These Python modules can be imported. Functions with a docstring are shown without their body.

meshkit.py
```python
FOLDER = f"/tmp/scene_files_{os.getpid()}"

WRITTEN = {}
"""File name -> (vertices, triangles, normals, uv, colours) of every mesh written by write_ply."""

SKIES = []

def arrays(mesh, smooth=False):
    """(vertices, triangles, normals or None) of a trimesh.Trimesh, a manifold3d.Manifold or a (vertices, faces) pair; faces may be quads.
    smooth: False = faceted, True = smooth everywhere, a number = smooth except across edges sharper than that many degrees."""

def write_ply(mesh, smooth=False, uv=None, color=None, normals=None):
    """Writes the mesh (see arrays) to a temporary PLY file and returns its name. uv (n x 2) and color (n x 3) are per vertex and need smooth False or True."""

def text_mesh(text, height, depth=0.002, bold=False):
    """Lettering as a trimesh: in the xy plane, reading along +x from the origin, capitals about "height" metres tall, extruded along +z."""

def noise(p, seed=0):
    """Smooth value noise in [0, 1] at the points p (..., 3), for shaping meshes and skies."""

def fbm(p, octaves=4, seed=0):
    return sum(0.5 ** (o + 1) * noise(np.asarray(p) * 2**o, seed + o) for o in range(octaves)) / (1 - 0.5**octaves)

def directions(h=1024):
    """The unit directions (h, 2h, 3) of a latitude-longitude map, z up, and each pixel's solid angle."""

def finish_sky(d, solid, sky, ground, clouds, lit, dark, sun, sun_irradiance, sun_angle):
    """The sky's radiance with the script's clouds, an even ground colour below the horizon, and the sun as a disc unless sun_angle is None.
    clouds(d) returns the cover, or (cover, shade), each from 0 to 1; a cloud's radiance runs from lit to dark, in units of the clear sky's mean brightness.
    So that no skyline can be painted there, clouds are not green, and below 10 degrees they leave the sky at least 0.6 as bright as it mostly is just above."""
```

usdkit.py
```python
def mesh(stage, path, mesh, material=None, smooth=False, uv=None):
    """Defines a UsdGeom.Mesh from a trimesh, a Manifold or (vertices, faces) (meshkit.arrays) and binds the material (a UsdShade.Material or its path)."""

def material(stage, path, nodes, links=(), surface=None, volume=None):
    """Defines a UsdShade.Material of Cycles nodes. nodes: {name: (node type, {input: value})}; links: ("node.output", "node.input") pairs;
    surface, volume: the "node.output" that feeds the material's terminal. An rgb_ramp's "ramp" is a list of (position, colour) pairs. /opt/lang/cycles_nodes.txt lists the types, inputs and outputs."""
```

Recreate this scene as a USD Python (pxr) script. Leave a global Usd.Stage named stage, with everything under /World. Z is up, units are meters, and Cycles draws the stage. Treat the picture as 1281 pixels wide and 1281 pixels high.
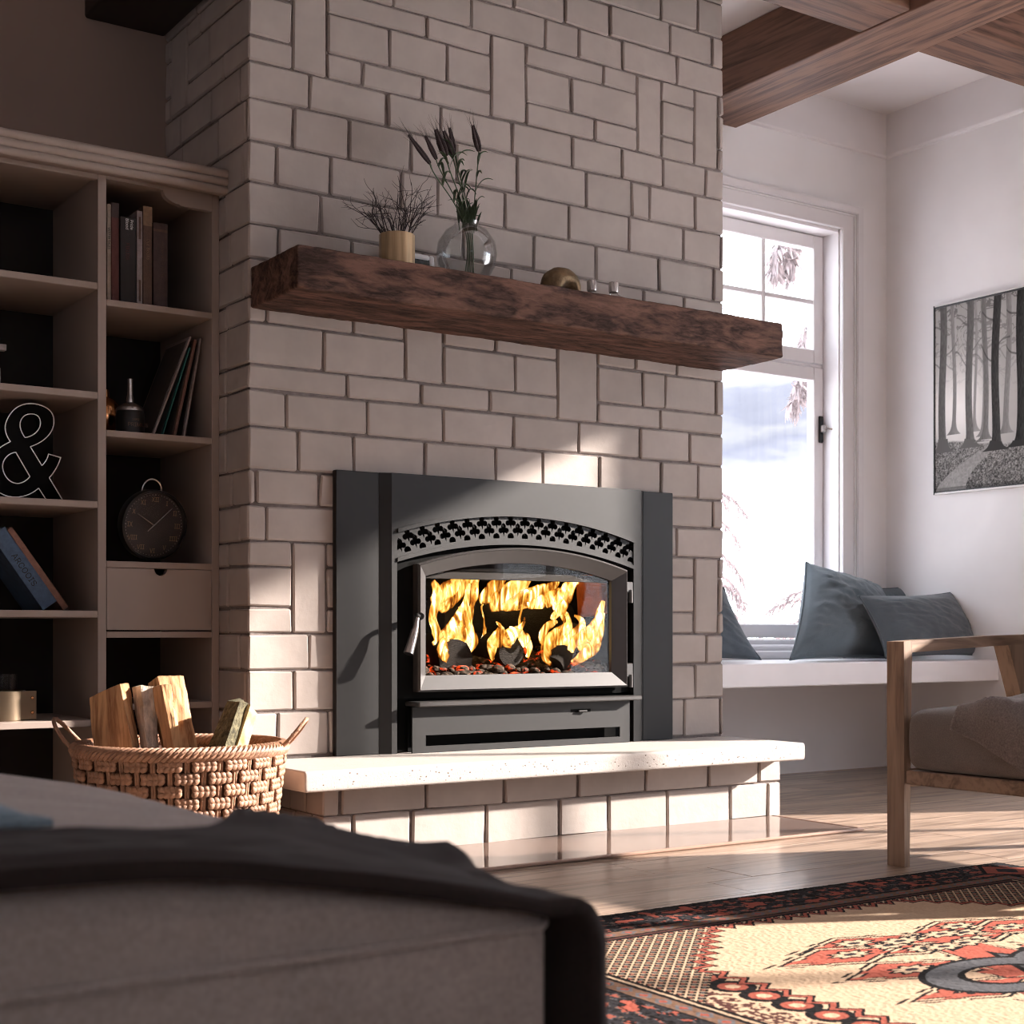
import math, random
import numpy as np, trimesh, usdkit, meshkit
from shapely.geometry import Polygon, Point, LineString, box as sbox
from shapely.ops import unary_union
from shapely import affinity
from pxr import Usd, UsdGeom, UsdLux, UsdShade, Gf, Sdf, Vt

# ------------------------------------------------------------------ camera, sky, sun, exposure
stage = Usd.Stage.CreateInMemory()
UsdGeom.SetStageUpAxis(stage, 'Z'); UsdGeom.SetStageMetersPerUnit(stage, 1.0)
UsdGeom.Xform.Define(stage, '/World'); UsdGeom.Scope.Define(stage, '/World/Looks')
EYE = np.array([0, 0, .60]); FPX, PX, PY = 1836.0, 640.5, 793.5
_t = (3357 - PX) / FPX; _c = 1 / math.hypot(1, _t); _s = _t * _c
RT = np.array([_s, -_c, 0.]); FW = np.array([_c, _s, 0.])
cam = UsdGeom.Camera.Define(stage, '/World/camera')
cam.CreateHorizontalApertureAttr(36.0); cam.CreateVerticalApertureAttr(36.0)
cam.CreateFocalLengthAttr(FPX / 1281 * 36.0)
cam.CreateVerticalApertureOffsetAttr((PY - 640.5) / 1281 * 36.0)
cam.CreateFStopAttr(9.0); cam.CreateFocusDistanceAttr(4.25)
cam.CreateExposureAttr(-0.12)
cam.AddTransformOp().Set(Gf.Matrix4d(*RT, 0, 0, 0, 1, 0, *(-FW), 0, *EYE, 1))

def srgb(r, g, b):
    f = lambda x: x / 12.92 if x <= .04045 else ((x + .055) / 1.055) ** 2.4
    return tuple(f(v / 255.) for v in (r, g, b))

sky = UsdLux.DomeLight.Define(stage, '/World/sky'); sky.CreateIntensityAttr(1.0)
SKY = usdkit.material(stage, '/World/Looks/sky_air', {   # white winter sky with thin lavender streaks of cloud low above the horizon
    'tc': ('texture_coordinate', {}), 'map': ('mapping', {'scale': (16.0, 16.0, 44.0)}), 'xyz': ('separate_xyz', {}),
    'n': ('noise_texture', {'scale': 1.0, 'detail': 3.0, 'roughness': .55}), 'na': ('math', {'math_type': 'multiply_add', 'value2': .055}),
    'mr': ('map_range', {'from_min': .095, 'from_max': .235, 'to_min': 0., 'to_max': 1., 'clamp': True}),
    'r': ('rgb_ramp', {'ramp': [(0, (3.3, 3.5, 3.9)), (.18, (3.3, 3.5, 3.9)), (.30, (1.0, 1.02, 1.1)), (.37, (.64, .67, .82)), (.42, (.54, .57, .72)), (.50, (.72, .74, .82)), (.58, (.54, .57, .72)), (.66, (.64, .67, .82)), (.74, (1.0, 1.02, 1.1)), (.86, (3.3, 3.5, 3.9)), (1, (3.3, 3.5, 3.9))]}),
    'b': ('background_shader', {'strength': 1.45})},
    [('tc.generated', 'map.vector'), ('tc.generated', 'xyz.vector'), ('map.vector', 'n.vector'), ('n.fac', 'na.value1'), ('xyz.z', 'na.value3'), ('na.value', 'mr.value'), ('mr.result', 'r.fac'), ('r.color', 'b.color')], surface='b.background')
UsdShade.MaterialBindingAPI.Apply(sky.GetPrim()).Bind(SKY)
SUN_AZ, SUN_EL = math.radians(-25.0), math.radians(22.0)
TO_SUN = np.array([math.cos(SUN_EL) * math.cos(SUN_AZ), math.cos(SUN_EL) * math.sin(SUN_AZ), math.sin(SUN_EL)])
sun = UsdLux.DistantLight.Define(stage, '/World/sun'); sun.CreateIntensityAttr(6.0); sun.CreateAngleAttr(1.6); sun.CreateNormalizeAttr(True)
sun.CreateColorAttr(Gf.Vec3f(1.0, .90, .82))
_z = TO_SUN; _x = np.cross([0, 0, 1], _z); _x /= np.linalg.norm(_x); _y = np.cross(_z, _x)
sun.AddTransformOp().Set(Gf.Matrix4d(*_x, 0, *_y, 0, *_z, 0, 0, 0, 0, 1))

# ------------------------------------------------------------------ helpers
def ray(px, py): return FW + RT * ((px - PX) / FPX) + np.array([0, 0, (PY - py) / FPX])
def on_y(px, py, Y): d = ray(px, py); return EYE + d * (Y / d[1])
def on_x(px, py, X): d = ray(px, py); return EYE + d * (X / d[0])
def on_z(px, py, Z): d = ray(px, py); return EYE + d * ((Z - .6) / d[2])
def at_d(px, py, D): return EYE + ray(px, py) * D

USED, ORIGIN = {}, {}
def numbered(parent, name):
    k = parent + '/' + name; n = USED.get(k, 0); USED[k] = n + 1
    return k if n == 0 else '%s_%03d' % (k, n)
def tag(path, label=None, cat=None, group=None, kind=None):
    p = stage.GetPrimAtPath(path)
    for k, v in (('label', label), ('category', cat), ('group', group), ('kind', kind)):
        if v: p.SetCustomDataByKey(k, v)
def thing(name, label, cat, loc=(0, 0, 0), group=None, kind=None):
    path = numbered('/World', name); x = UsdGeom.Xform.Define(stage, path)
    x.AddTranslateOp().Set(Gf.Vec3d(*map(float, loc))); ORIGIN[path] = np.array(loc, float)
    tag(path, label, cat, group, kind); return path
def part(parent, name, mesh, mat, smooth=False, label=None, kind=None, tint=None):
    path = numbered(parent, name); o = ORIGIN[parent]; ORIGIN[path] = o
    v, f = np.array(mesh.vertices) - o, np.array(mesh.faces)
    m = usdkit.mesh(stage, path, trimesh.Trimesh(v, f, process=False), MATS[mat], smooth)
    if tint is not None:
        UsdGeom.PrimvarsAPI(m).CreatePrimvar('tint', Sdf.ValueTypeNames.Color3fArray, 'vertex').Set(Vt.Vec3fArray.FromNumpy(np.asarray(tint, np.float32)))
    tag(path, label, None, None, kind); return path
def solo(name, mesh, mat, label, cat, loc=(0, 0, 0), smooth=False, group=None, kind=None, tint=None):
    path = numbered('/World', name)
    v, f = np.array(mesh.vertices) - np.array(loc, float), np.array(mesh.faces)
    m = usdkit.mesh(stage, path, trimesh.Trimesh(v, f, process=False), MATS[mat], smooth)
    m.AddTranslateOp().Set(Gf.Vec3d(*map(float, loc))); ORIGIN[path] = np.array(loc, float)
    if tint is not None:
        UsdGeom.PrimvarsAPI(m).CreatePrimvar('tint', Sdf.ValueTypeNames.Color3fArray, 'vertex').Set(Vt.Vec3fArray.FromNumpy(np.asarray(tint, np.float32)))
    tag(path, label, cat, group, kind); return path
cat_ = trimesh.util.concatenate
def tm(v, f): return trimesh.Trimesh(np.asarray(v, float), np.asarray(f), process=False)
def bx(x0, x1, y0, y1, z0, z1):
    m = trimesh.creation.box((x1 - x0, y1 - y0, z1 - z0)); m.apply_translation(((x0 + x1) / 2, (y0 + y1) / 2, (z0 + z1) / 2)); return m
_sg = np.array([[a, b, c] for a in (-1, 1) for b in (-1, 1) for c in (-1, 1)], float)
_CV = np.vstack([_sg * 1.0 for _ in range(3)]); _CO = np.ones((24, 3)); _CO[0:8, 0] = 0; _CO[8:16, 1] = 0; _CO[16:24, 2] = 0
_h = trimesh.convex.convex_hull(_CV * 1.0 - _CV * _CO * .2)
_ix = [int(np.argmin(((_CV - _CV * _CO * .2 - v) ** 2).sum(1))) for v in _h.vertices]
_CF = np.array(_ix)[_h.faces]
def cbox(x0, x1, y0, y1, z0, z1, c=.004, jit=0, rng=None):
    """box with chamfered edges, 44 triangles"""
    h = np.array([x1 - x0, y1 - y0, z1 - z0]) / 2; m = np.array([x1 + x0, y1 + y0, z1 + z0]) / 2
    c = min(c, h.min() * .8)
    v = _CV * h - _CV * _CO * c
    if jit: 
        j = rng.normal(0, jit, (8, 3)); v = v + np.vstack([j, j, j])
    return tm(v + m, _CF)
def rbox(x0, x1, y0, y1, z0, z1, r, n=10, fn=None):
    """rounded box on a fine grid; fn moves the vertices"""
    h = np.array([x1 - x0, y1 - y0, z1 - z0]) / 2; m = np.array([x1 + x0, y1 + y0, z1 + z0]) / 2
    ns = [max(2, int(round(n * a / h.max()))) + 4 for a in h]
    lin = []
    for a, k in zip(h, ns):
        e = a - r
        lin.append(np.unique(np.concatenate([-a + r * (1 - np.cos(np.linspace(0, np.pi / 2, 4))), np.linspace(-e, e, k), a - r * (1 - np.cos(np.linspace(0, np.pi / 2, 4)))]).round(6)))
    V, F, b = [], [], 0
    for ax in range(3):
        u, w = [(1, 2), (2, 0), (0, 1)][ax]
        gu, gw = np.meshgrid(lin[u], lin[w], indexing='ij'); nu, nw = gu.shape
        for s in (-1, 1):
            p = np.zeros((nu, nw, 3)); p[..., ax] = s * h[ax]; p[..., u] = gu; p[..., w] = gw
            i = np.arange(nu * nw).reshape(nu, nw)
            q = np.stack([i[:-1, :-1], i[1:, :-1], i[1:, 1:], i[:-1, 1:]], -1).reshape(-1, 4)
            if s < 0: q = q[:, ::-1]
            F.append(np.vstack([q[:, [0, 1, 2]], q[:, [0, 2, 3]]]) + b); V.append(p.reshape(-1, 3)); b += nu * nw
    V = np.vstack(V); e = np.maximum(h - r, 0); q = np.clip(V, -e, e); d = V - q; L = np.linalg.norm(d, axis=1, keepdims=True)
    V = np.where(L > 1e-9, q + d / np.maximum(L, 1e-9) * r, V)
    mm = trimesh.Trimesh(V + m, np.vstack(F), process=False); mm.merge_vertices(digits_vertex=6)
    if fn is not None: mm.vertices = fn(np.array(mm.vertices))
    return mm
def tube(pts, rad, sides=8, cap=True, flat=1.0):
    p = np.asarray(pts, float); n = len(p); r = np.broadcast_to(np.asarray(rad, float), (n,))
    t = np.gradient(p, axis=0); t /= np.linalg.norm(t, axis=1, keepdims=True) + 1e-12
    ref = np.array([0, 0, 1.]) if abs(t[:, 2]).mean() < .8 else np.array([1., 0, 0])
    a = np.cross(t, ref); a /= np.linalg.norm(a, axis=1, keepdims=True) + 1e-12; b = np.cross(t, a)
    g = np.arange(sides) * 2 * np.pi / sides
    v = p[:, None] + r[:, None, None] * (np.cos(g)[None, :, None] * a[:, None] + flat * np.sin(g)[None, :, None] * b[:, None])
    i, j = np.meshgrid(np.arange(n - 1), np.arange(sides), indexing='ij')
    q = np.stack([i * sides + j, i * sides + (j + 1) % sides, (i + 1) * sides + (j + 1) % sides, (i + 1) * sides + j], -1).reshape(-1, 4)
    f = [q[:, [0, 1, 2]], q[:, [0, 2, 3]]]; v = v.reshape(-1, 3)
    if cap:
        v = np.vstack([v, p[0], p[-1]]); k = n * sides
        jj = np.arange(sides); j2 = (jj + 1) % sides
        f += [np.stack([np.full(sides, k), j2, jj], 1), np.stack([np.full(sides, k + 1), (n - 1) * sides + jj, (n - 1) * sides + j2], 1)]
    return tm(v, np.vstack(f)[:, ::-1])
def lathe(prof, sides=32, loc=(0, 0, 0)):
    m = trimesh.creation.revolve(np.array(prof, float), sections=sides); m.apply_translation(loc); return m
def ext(poly, h):
    gs = getattr(poly, 'geoms', [poly])
    return cat_([trimesh.creation.extrude_polygon(g, h, engine='earcut') for g in gs if g.area > 1e-9])
def ext_xz(poly, yfront, depth):
    m = ext(poly, depth); v = np.array(m.vertices); m.vertices = np.stack([v[:, 0], yfront + depth - v[:, 2], v[:, 1]], 1); return m
def ext_yz(poly, x0, depth):
    m = ext(poly, depth); v = np.array(m.vertices); m.vertices = np.stack([x0 + v[:, 2], v[:, 0], v[:, 1]], 1); return m
def grid(nu, nv, fn):
    u, v = np.meshgrid(np.linspace(0, 1, nu), np.linspace(0, 1, nv), indexing='ij')
    p = fn(u, v).reshape(-1, 3); i = np.arange(nu * nv).reshape(nu, nv)
    q = np.stack([i[:-1, :-1], i[1:, :-1], i[1:, 1:], i[:-1, 1:]], -1).reshape(-1, 4)
    return tm(p, np.vstack([q[:, [0, 1, 2]], q[:, [0, 2, 3]]]))
def sheet(nu, nv, fn, th):
    """cloth: a surface with real thickness th"""
    g = grid(nu, nv, fn); n = np.array(g.vertex_normals); v = np.array(g.vertices); k = len(v)
    f = np.array(g.faces); V = np.vstack([v, v - n * th]); F = [f, f[:, ::-1] + k]
    i = np.arange(nu * nv).reshape(nu, nv)
    for e in (i[:, 0], i[-1, :], i[::-1, -1], i[0, ::-1]):
        a, b = e[:-1], e[1:]; F += [np.stack([b, a, a + k], 1), np.stack([b, a + k, b + k], 1)]
    return tm(V, np.vstack(F))
def rot(m, axis, deg, about=(0, 0, 0)):
    m = m.copy(); m.apply_transform(trimesh.transformations.rotation_matrix(math.radians(deg), axis, about)); return m
def mv(m, d): m = m.copy(); m.apply_translation(d); return m
def fbm(p, s, seed=0, o=4): return meshkit.fbm(np.asarray(p) * s + 57.3, o, seed) - .5

MATS = {}
def mat(name, col, rough=.6, var=.12, scale=6., stretch=(1, 1, 1), bump=0., bscale=60., bdist=.01, metal=0., rand=0., detail=4., dist=0., col2=None, spec=.5, extra=None, coat=0., pos=(.35, .65)):
    """principled with a noise between two tones, a fine bump and a tone that varies between pieces"""
    c = np.array(col, float); a = tuple(c * (1 - var)); b = tuple(np.minimum(c * (1 + var), .95)) if col2 is None else col2
    nodes = {'tc': ('texture_coordinate', {}), 'map': ('mapping', {'scale': stretch}),
             'n': ('noise_texture', {'scale': scale, 'detail': detail, 'roughness': .6, 'distortion': dist}),
             'r': ('rgb_ramp', {'ramp': [(0, a), (pos[0], a), (pos[1], b), (1, b)]}),
             'p': ('principled_bsdf', {'roughness': rough, 'metallic': metal, 'specular_ior_level': spec, 'coat_weight': coat})}
    links = [('tc.object', 'map.vector'), ('map.vector', 'n.vector'), ('n.fac', 'r.fac')]
    out = 'r.color'
    if rand:
        nodes['oi'] = ('object_info', {}); nodes['mr'] = ('map_range', {'from_min': 0., 'from_max': 1., 'to_min': 1 - rand, 'to_max': 1 + rand})
        nodes['h'] = ('hsv', {}); links += [('oi.random', 'mr.value'), ('mr.result', 'h.value'), ('r.color', 'h.color')]; out = 'h.color'
    links.append((out, 'p.base_color'))
    if bump:
        nodes['bn'] = ('noise_texture', {'scale': bscale, 'detail': 5., 'roughness': .6}); nodes['bu'] = ('bump', {'strength': bump, 'distance': bdist})
        links += [('map.vector', 'bn.vector'), ('bn.fac', 'bu.height'), ('bu.normal', 'p.normal')]
    if extra: nodes['p'][1].update(extra)
    MATS[name] = usdkit.material(stage, '/World/Looks/' + name, nodes, links, surface='p.BSDF')
def mat_tint(name, rough=.9, bump=0., bscale=300., sheen=0.):
    nodes = {'a': ('attribute', {'attribute': 'tint'}), 'p': ('principled_bsdf', {'roughness': rough, 'sheen_weight': sheen, 'specular_ior_level': .08})}
    links = [('a.color', 'p.base_color')]
    if bump:
        nodes.update({'tc': ('texture_coordinate', {}), 'bn': ('noise_texture', {'scale': bscale, 'detail': 3.}), 'bu': ('bump', {'strength': bump, 'distance': .004})})
        links += [('tc.object', 'bn.vector'), ('bn.fac', 'bu.height'), ('bu.normal', 'p.normal')]
    MATS[name] = usdkit.material(stage, '/World/Looks/' + name, nodes, links, surface='p.BSDF')
def mat_wood(name, c1, c2, stretch, scale=14., rough=.5, rand=.12, bump=.15, spec=.4, rings=3., lo=.35, hi=.95):
    nodes = {'tc': ('texture_coordinate', {}), 'oi': ('object_info', {}), 'sh': ('vector_math', {'math_type': 'add'}), 'cx': ('combine_xyz', {}), 'mu': ('math', {'math_type': 'multiply', 'value2': 37.}),
             'map': ('mapping', {'scale': stretch}), 'n': ('noise_texture', {'scale': scale, 'detail': 6., 'roughness': .65, 'distortion': .6}),
             'n2': ('noise_texture', {'scale': scale * .22, 'detail': 2., 'distortion': 1.2}), 'm': ('math', {'math_type': 'multiply', 'value2': rings}), 'fr': ('math', {'math_type': 'pingpong', 'value2': .5}),
             'ad': ('math', {'math_type': 'add'}), 'r': ('rgb_ramp', {'ramp': [(lo, c1), (hi, c2)]}),
             'mr': ('map_range', {'from_min': 0., 'from_max': 1., 'to_min': 1 - rand, 'to_max': 1 + rand}), 'h': ('hsv', {}),
             'bu': ('bump', {'strength': bump, 'distance': .004}), 'p': ('principled_bsdf', {'roughness': rough, 'specular_ior_level': spec})}
    links = [('oi.random', 'mu.value1'), ('mu.value', 'cx.x'), ('mu.value', 'cx.z'), ('tc.object', 'sh.vector1'), ('cx.vector', 'sh.vector2'), ('sh.vector', 'map.vector'),
             ('map.vector', 'n.vector'), ('map.vector', 'n2.vector'), ('n2.fac', 'm.value1'), ('m.value', 'fr.value1'), ('fr.value', 'ad.value1'), ('n.fac', 'ad.value2'), ('ad.value', 'r.fac'),
             ('oi.random', 'mr.value'), ('mr.result', 'h.value'), ('r.color', 'h.color'), ('h.color', 'p.base_color'), ('n.fac', 'bu.height'), ('bu.normal', 'p.normal')]
    MATS[name] = usdkit.material(stage, '/World/Looks/' + name, nodes, links, surface='p.BSDF')
def mat_plain(name, col, rough=.5, metal=0., **k):
    MATS[name] = usdkit.material(stage, '/World/Looks/' + name, {'p': ('principled_bsdf', {'base_color': col, 'roughness': rough, 'metallic': metal, **k})}, [], surface='p.BSDF')
# ------------------------------------------------------------------ materials
mat('wall_paint', srgb(243, 240, 240), .75, .02, 3., bump=.02, bscale=200)
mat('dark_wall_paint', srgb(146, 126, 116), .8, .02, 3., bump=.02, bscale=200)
mat('ceiling_paint', srgb(234, 229, 229), .8, .02, 3.)
mat('trim_paint', srgb(234, 230, 231), .45, .02, 5.)
mat('brick_white', srgb(162, 151, 144), .75, .06, 9., bump=.22, bscale=11., bdist=.010, rand=.05)
mat('mortar', srgb(118, 108, 104), .9, .2, 40., bump=.3, bscale=90.)
mat('hearth_stone', srgb(174, 166, 160), .7, .03, 30., bump=.25, bscale=140., bdist=.004)
mat_plain('stone_pit', srgb(120, 108, 100), .9)
mat_wood('mantel_wood', srgb(46, 32, 28), srgb(116, 86, 74), (2.6, 10, 10), 9., .8, 0., 1., .2, 1.6, .42, 1.02)
mat_wood('beam_wood', srgb(56, 37, 29), srgb(128, 96, 80), (9, .55, 9), 9., .55, .05, .3, .35)
mat_wood('cross_beam_wood', srgb(52, 34, 27), srgb(118, 86, 70), (.55, 9, 9), 9., .55, .05, .3, .35)
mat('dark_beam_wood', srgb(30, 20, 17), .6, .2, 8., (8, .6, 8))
mat_wood('floor_wood', srgb(110, 92, 80), srgb(166, 144, 127), (.7, 9, 9), 7., .22, .16, .05, .5)
mat('pad_stone', srgb(104, 86, 77), .08, .10, 4., spec=.5)
mat('pad_border', srgb(150, 124, 110), .2, .06, 8.)
mat_wood('chair_wood', srgb(110, 90, 76), srgb(162, 136, 116), (7, 7, .8), 9., .5, .04, .08)
mat_wood('arm_wood', srgb(110, 90, 76), srgb(162, 136, 116), (.8, 7, 7), 9., .5, .04, .08)
mat('bookcase_paint', srgb(148, 132, 123), .5, .02, 5.)
mat('stove_iron', srgb(25, 24, 24), .55, .06, 60., bump=.06, bscale=500., bdist=.002, spec=.35)
mat('stove_door', srgb(50, 47, 46), .42, .05, 60., bump=.05, bscale=500., bdist=.002, spec=.6)
mat_plain('stove_black', (.004, .004, .004), .8, specular_ior_level=.08)
mat_plain('chrome', (.55, .52, .5), .22, 1.)
mat_plain('black_metal', (.015, .014, .014), .4, .3)
# glass: a pane that lets the light pass
def mat_pane(name, tint=(1, 1, 1), k=1.0):
    MATS[name] = usdkit.material(stage, '/World/Looks/' + name, {'t': ('transparent_bsdf', {'color': tint}), 'g': ('glossy_bsdf', {'roughness': .02}), 'f': ('fresnel', {'IOR': 1.45}),
        'm': ('math', {'math_type': 'multiply', 'value2': k}), 'x': ('mix_closure', {})},
        [('f.fac', 'm.value1'), ('m.value', 'x.fac'), ('t.BSDF', 'x.closure1'), ('g.BSDF', 'x.closure2')], surface='x.closure')
mat_pane('pane_glass', (1, 1, 1), .10); mat_pane('stove_glass', (.97, .95, .93), .25); mat_pane('vase_glass', (.96, .97, .97), .40)

# ------------------------------------------------------------------ the room
XR, XL0, YF, YA, YW, ZC = 5.146, -2.2, -2.5, 4.414, 4.577, 2.954
def struct(name, mesh, m, label=None, **k):
    p = solo(name, mesh, m, label, None, kind='structure', **k); return p
fl = thing('floor', 'floor of light brown wooden boards running along the hearth', None, (0, 0, 0), kind='structure')
rng = np.random.default_rng(4)
PW, y, row = .17, 1.83, 0
while y < YW + .0:
    x = .35 - rng.uniform(0, .9)
    while x < XR:
        l = rng.uniform(.75, 1.35); x1 = min(x + l, XR)
        part(fl, 'plank', cbox(x + .0006, x1 - .0006, y + .0006, min(y + PW, YW + .02) - .0006, -.018, rng.uniform(-.0006, 0), .0012), 'floor_wood'); x = x1
    y += PW; row += 1
rest = []
for (xa, xb, ya, yb) in ((XL0, XR, YF, 1.83), (XL0, -.2, 1.83, YA)):
    yy = ya
    while yy < yb - .01:
        y1 = min(yy + PW, yb); x = xa
        while x < xb:
            x1 = min(x + rng.uniform(.8, 1.6), xb); rest.append(cbox(x + .0006, x1 - .0006, yy + .0006, y1 - .0006, -.018, 0, .0012)); x = x1
        yy = y1
part(fl, 'floorboards', cat_(rest), 'floor_wood', kind='stuff')
part(fl, 'subfloor', bx(XL0, XR, YF, YW + .02, -.12, -.019), 'mortar')
struct('ceiling', bx(XL0 - .1, XR + .1, YF - .1, YW + .1, ZC, ZC + .1), 'ceiling_paint')
# back wall: alcove behind the bookcase, then the deeper window wall
WX0, WX1, WZ0, WZ1 = 4.113, 4.845, .49, 2.395
wb = [bx(XL0, 2.6, YA, YA + .12, -.1, ZC), bx(2.5, WX0, YW, YW + .16, -.1, ZC), bx(WX1, XR + .12, YW, YW + .16, -.1, ZC), bx(WX0, WX1, YW, YW + .16, WZ1, ZC), bx(WX0, WX1, YW, YW + .16, -.1, WZ0)]
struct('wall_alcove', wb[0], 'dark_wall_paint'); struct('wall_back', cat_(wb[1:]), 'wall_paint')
# right wall with the tall sunny window beyond the picture's edge
SY0, SY1, SZ0, SZ1 = -.35, 2.78, .22, 2.30
struct('wall_right', cat_([bx(XR, XR + .06, SY1, YW, -.1, ZC), bx(XR, XR + .06, YF, SY0, -.1, ZC), bx(XR, XR + .06, SY0, SY1, SZ1, ZC), bx(XR, XR + .06, SY0, SY1, -.1, SZ0)]), 'wall_paint')
struct('wall_left', bx(XL0 - .12, XL0, YF - .1, YA + .12, -.1, ZC), 'wall_paint')
FX0, FX1, FZ0, FZ1 = .3, 1.1, 1.3, 2.1
struct('wall_front', cat_([bx(XL0 - .12, FX0, YF - .12, YF, -.1, ZC), bx(FX1, XR + .06, YF - .12, YF, -.1, ZC), bx(FX0, FX1, YF - .12, YF, -.1, FZ0), bx(FX0, FX1, YF - .12, YF, FZ1, ZC)]), 'wall_paint')
def trim_bar(lo, hi, axis):
    prof = Polygon([(0, 0), (.012, .004), (.016, .012), (.016, .197), (0, .197)])
    if axis == 'x': m = ext_yz(Polygon([(YW - a, 2.757 + b) for a, b in prof.exterior.coords[:-1]]), lo, hi - lo)
    else:
        m = ext_xz(Polygon([(XR - a, 2.757 + b) for a, b in prof.exterior.coords[:-1]]), lo, hi - lo)
    return m
struct('trim_1', trim_bar(3.44, XR, 'x'), 'trim_paint'); struct('trim_2', trim_bar(YF, YW, 'y'), 'trim_paint')
# window 1 (seen)
w1 = thing('window_1', 'white framed window behind the blue cushions', 'window', (4.479, YW, .49), kind='structure')
def frame_ring(x0, x1, z0, z1, w, yf, d, bev=0, sides='lrtb'):
    o = []
    if 'l' in sides: o.append(cbox(x0, x0 + w, yf, yf + d, z0, z1, .004))
    if 'r' in sides: o.append(cbox(x1 - w, x1, yf, yf + d, z0, z1, .004))
    if 't' in sides: o.append(cbox(x0 + w * .999, x1 - w * .999, yf, yf + d, z1 - w, z1, .004))
    if 'b' in sides: o.append(cbox(x0 + w * .999, x1 - w * .999, yf, yf + d, z0, z0 + w, .004))
    return cat_(o)
def casing(out, inn, d, y):
    return ext_xz(Polygon([(WX0 - out, WZ0), (WX0 - out, WZ1 + out * .9), (WX1 + out, WZ1 + out * .9), (WX1 + out, WZ0), (WX1 + inn, WZ0), (WX1 + inn, WZ1 + inn * .9), (WX0 - inn, WZ1 + inn * .9), (WX0 - inn, WZ0)]), y - d, d)
cas = [casing(.085, 0, .016, YW), casing(.0835, .002, .004, YW - .016), casing(.115, .078, .034, YW), casing(.112, .081, .005, YW - .034), casing(.076, .068, .026, YW)]
part(w1, 'casing', cat_(cas), 'trim_paint')
part(w1, 'jamb', cat_([bx(WX0, WX0 + .006, YW, YW + .16, WZ0, WZ1), bx(WX1 - .006, WX1, YW, YW + .16, WZ0, WZ1), bx(WX0, WX1, YW, YW + .16, WZ1 - .014, WZ1), bx(WX0, WX1, YW + .1, YW + .16, 1.795, 1.805)]), 'trim_paint')
YS = YW + .09
us = part(w1, 'upper_sash', frame_ring(WX0 + .006, WX1 - .006, 1.809, 2.379, .060, YS, .045), 'trim_paint')
part(us, 'muntin', cbox(4.4675, 4.4905, YS + .006, YS + .036, 1.86, 2.33, .003), 'trim_paint')
for a, b in ((4.17, 4.468), (4.49, 4.786)): part(us, 'muntin', cbox(a, b, YS + .007, YS + .035, 2.071, 2.092, .003), 'trim_paint')
for a, b in ((4.176, 4.4675), (4.4905, 4.782)):
    for c, d in ((1.866, 2.071), (2.092, 2.322)): part(us, 'pane', bx(a, b, YS + .018, YS + .022, c, d), 'pane_glass')
ls = part(w1, 'lower_sash', cat_([frame_ring(WX0 + .006, WX1 - .006, .585, 1.791, .060, YS, .045)]), 'trim_paint')
part(ls, 'pane', bx(4.176, 4.782, YS + .018, YS + .022, .645, 1.732), 'pane_glass')
hd = part(ls, 'latch', cbox(4.804, 4.832, YS - .010, YS + .002, 1.455, 1.575, .005), 'black_metal', label='dark window latch')
part(ls, 'latch_lever', cat_([cbox(4.810, 4.826, YS - .03, YS - .008, 1.50, 1.535, .004), tube([(4.818, YS - .025, 1.52), (4.83, YS - .045, 1.515), (4.846, YS - .055, 1.513)], .004)]), 'chrome', label='chrome latch lever')
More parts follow.
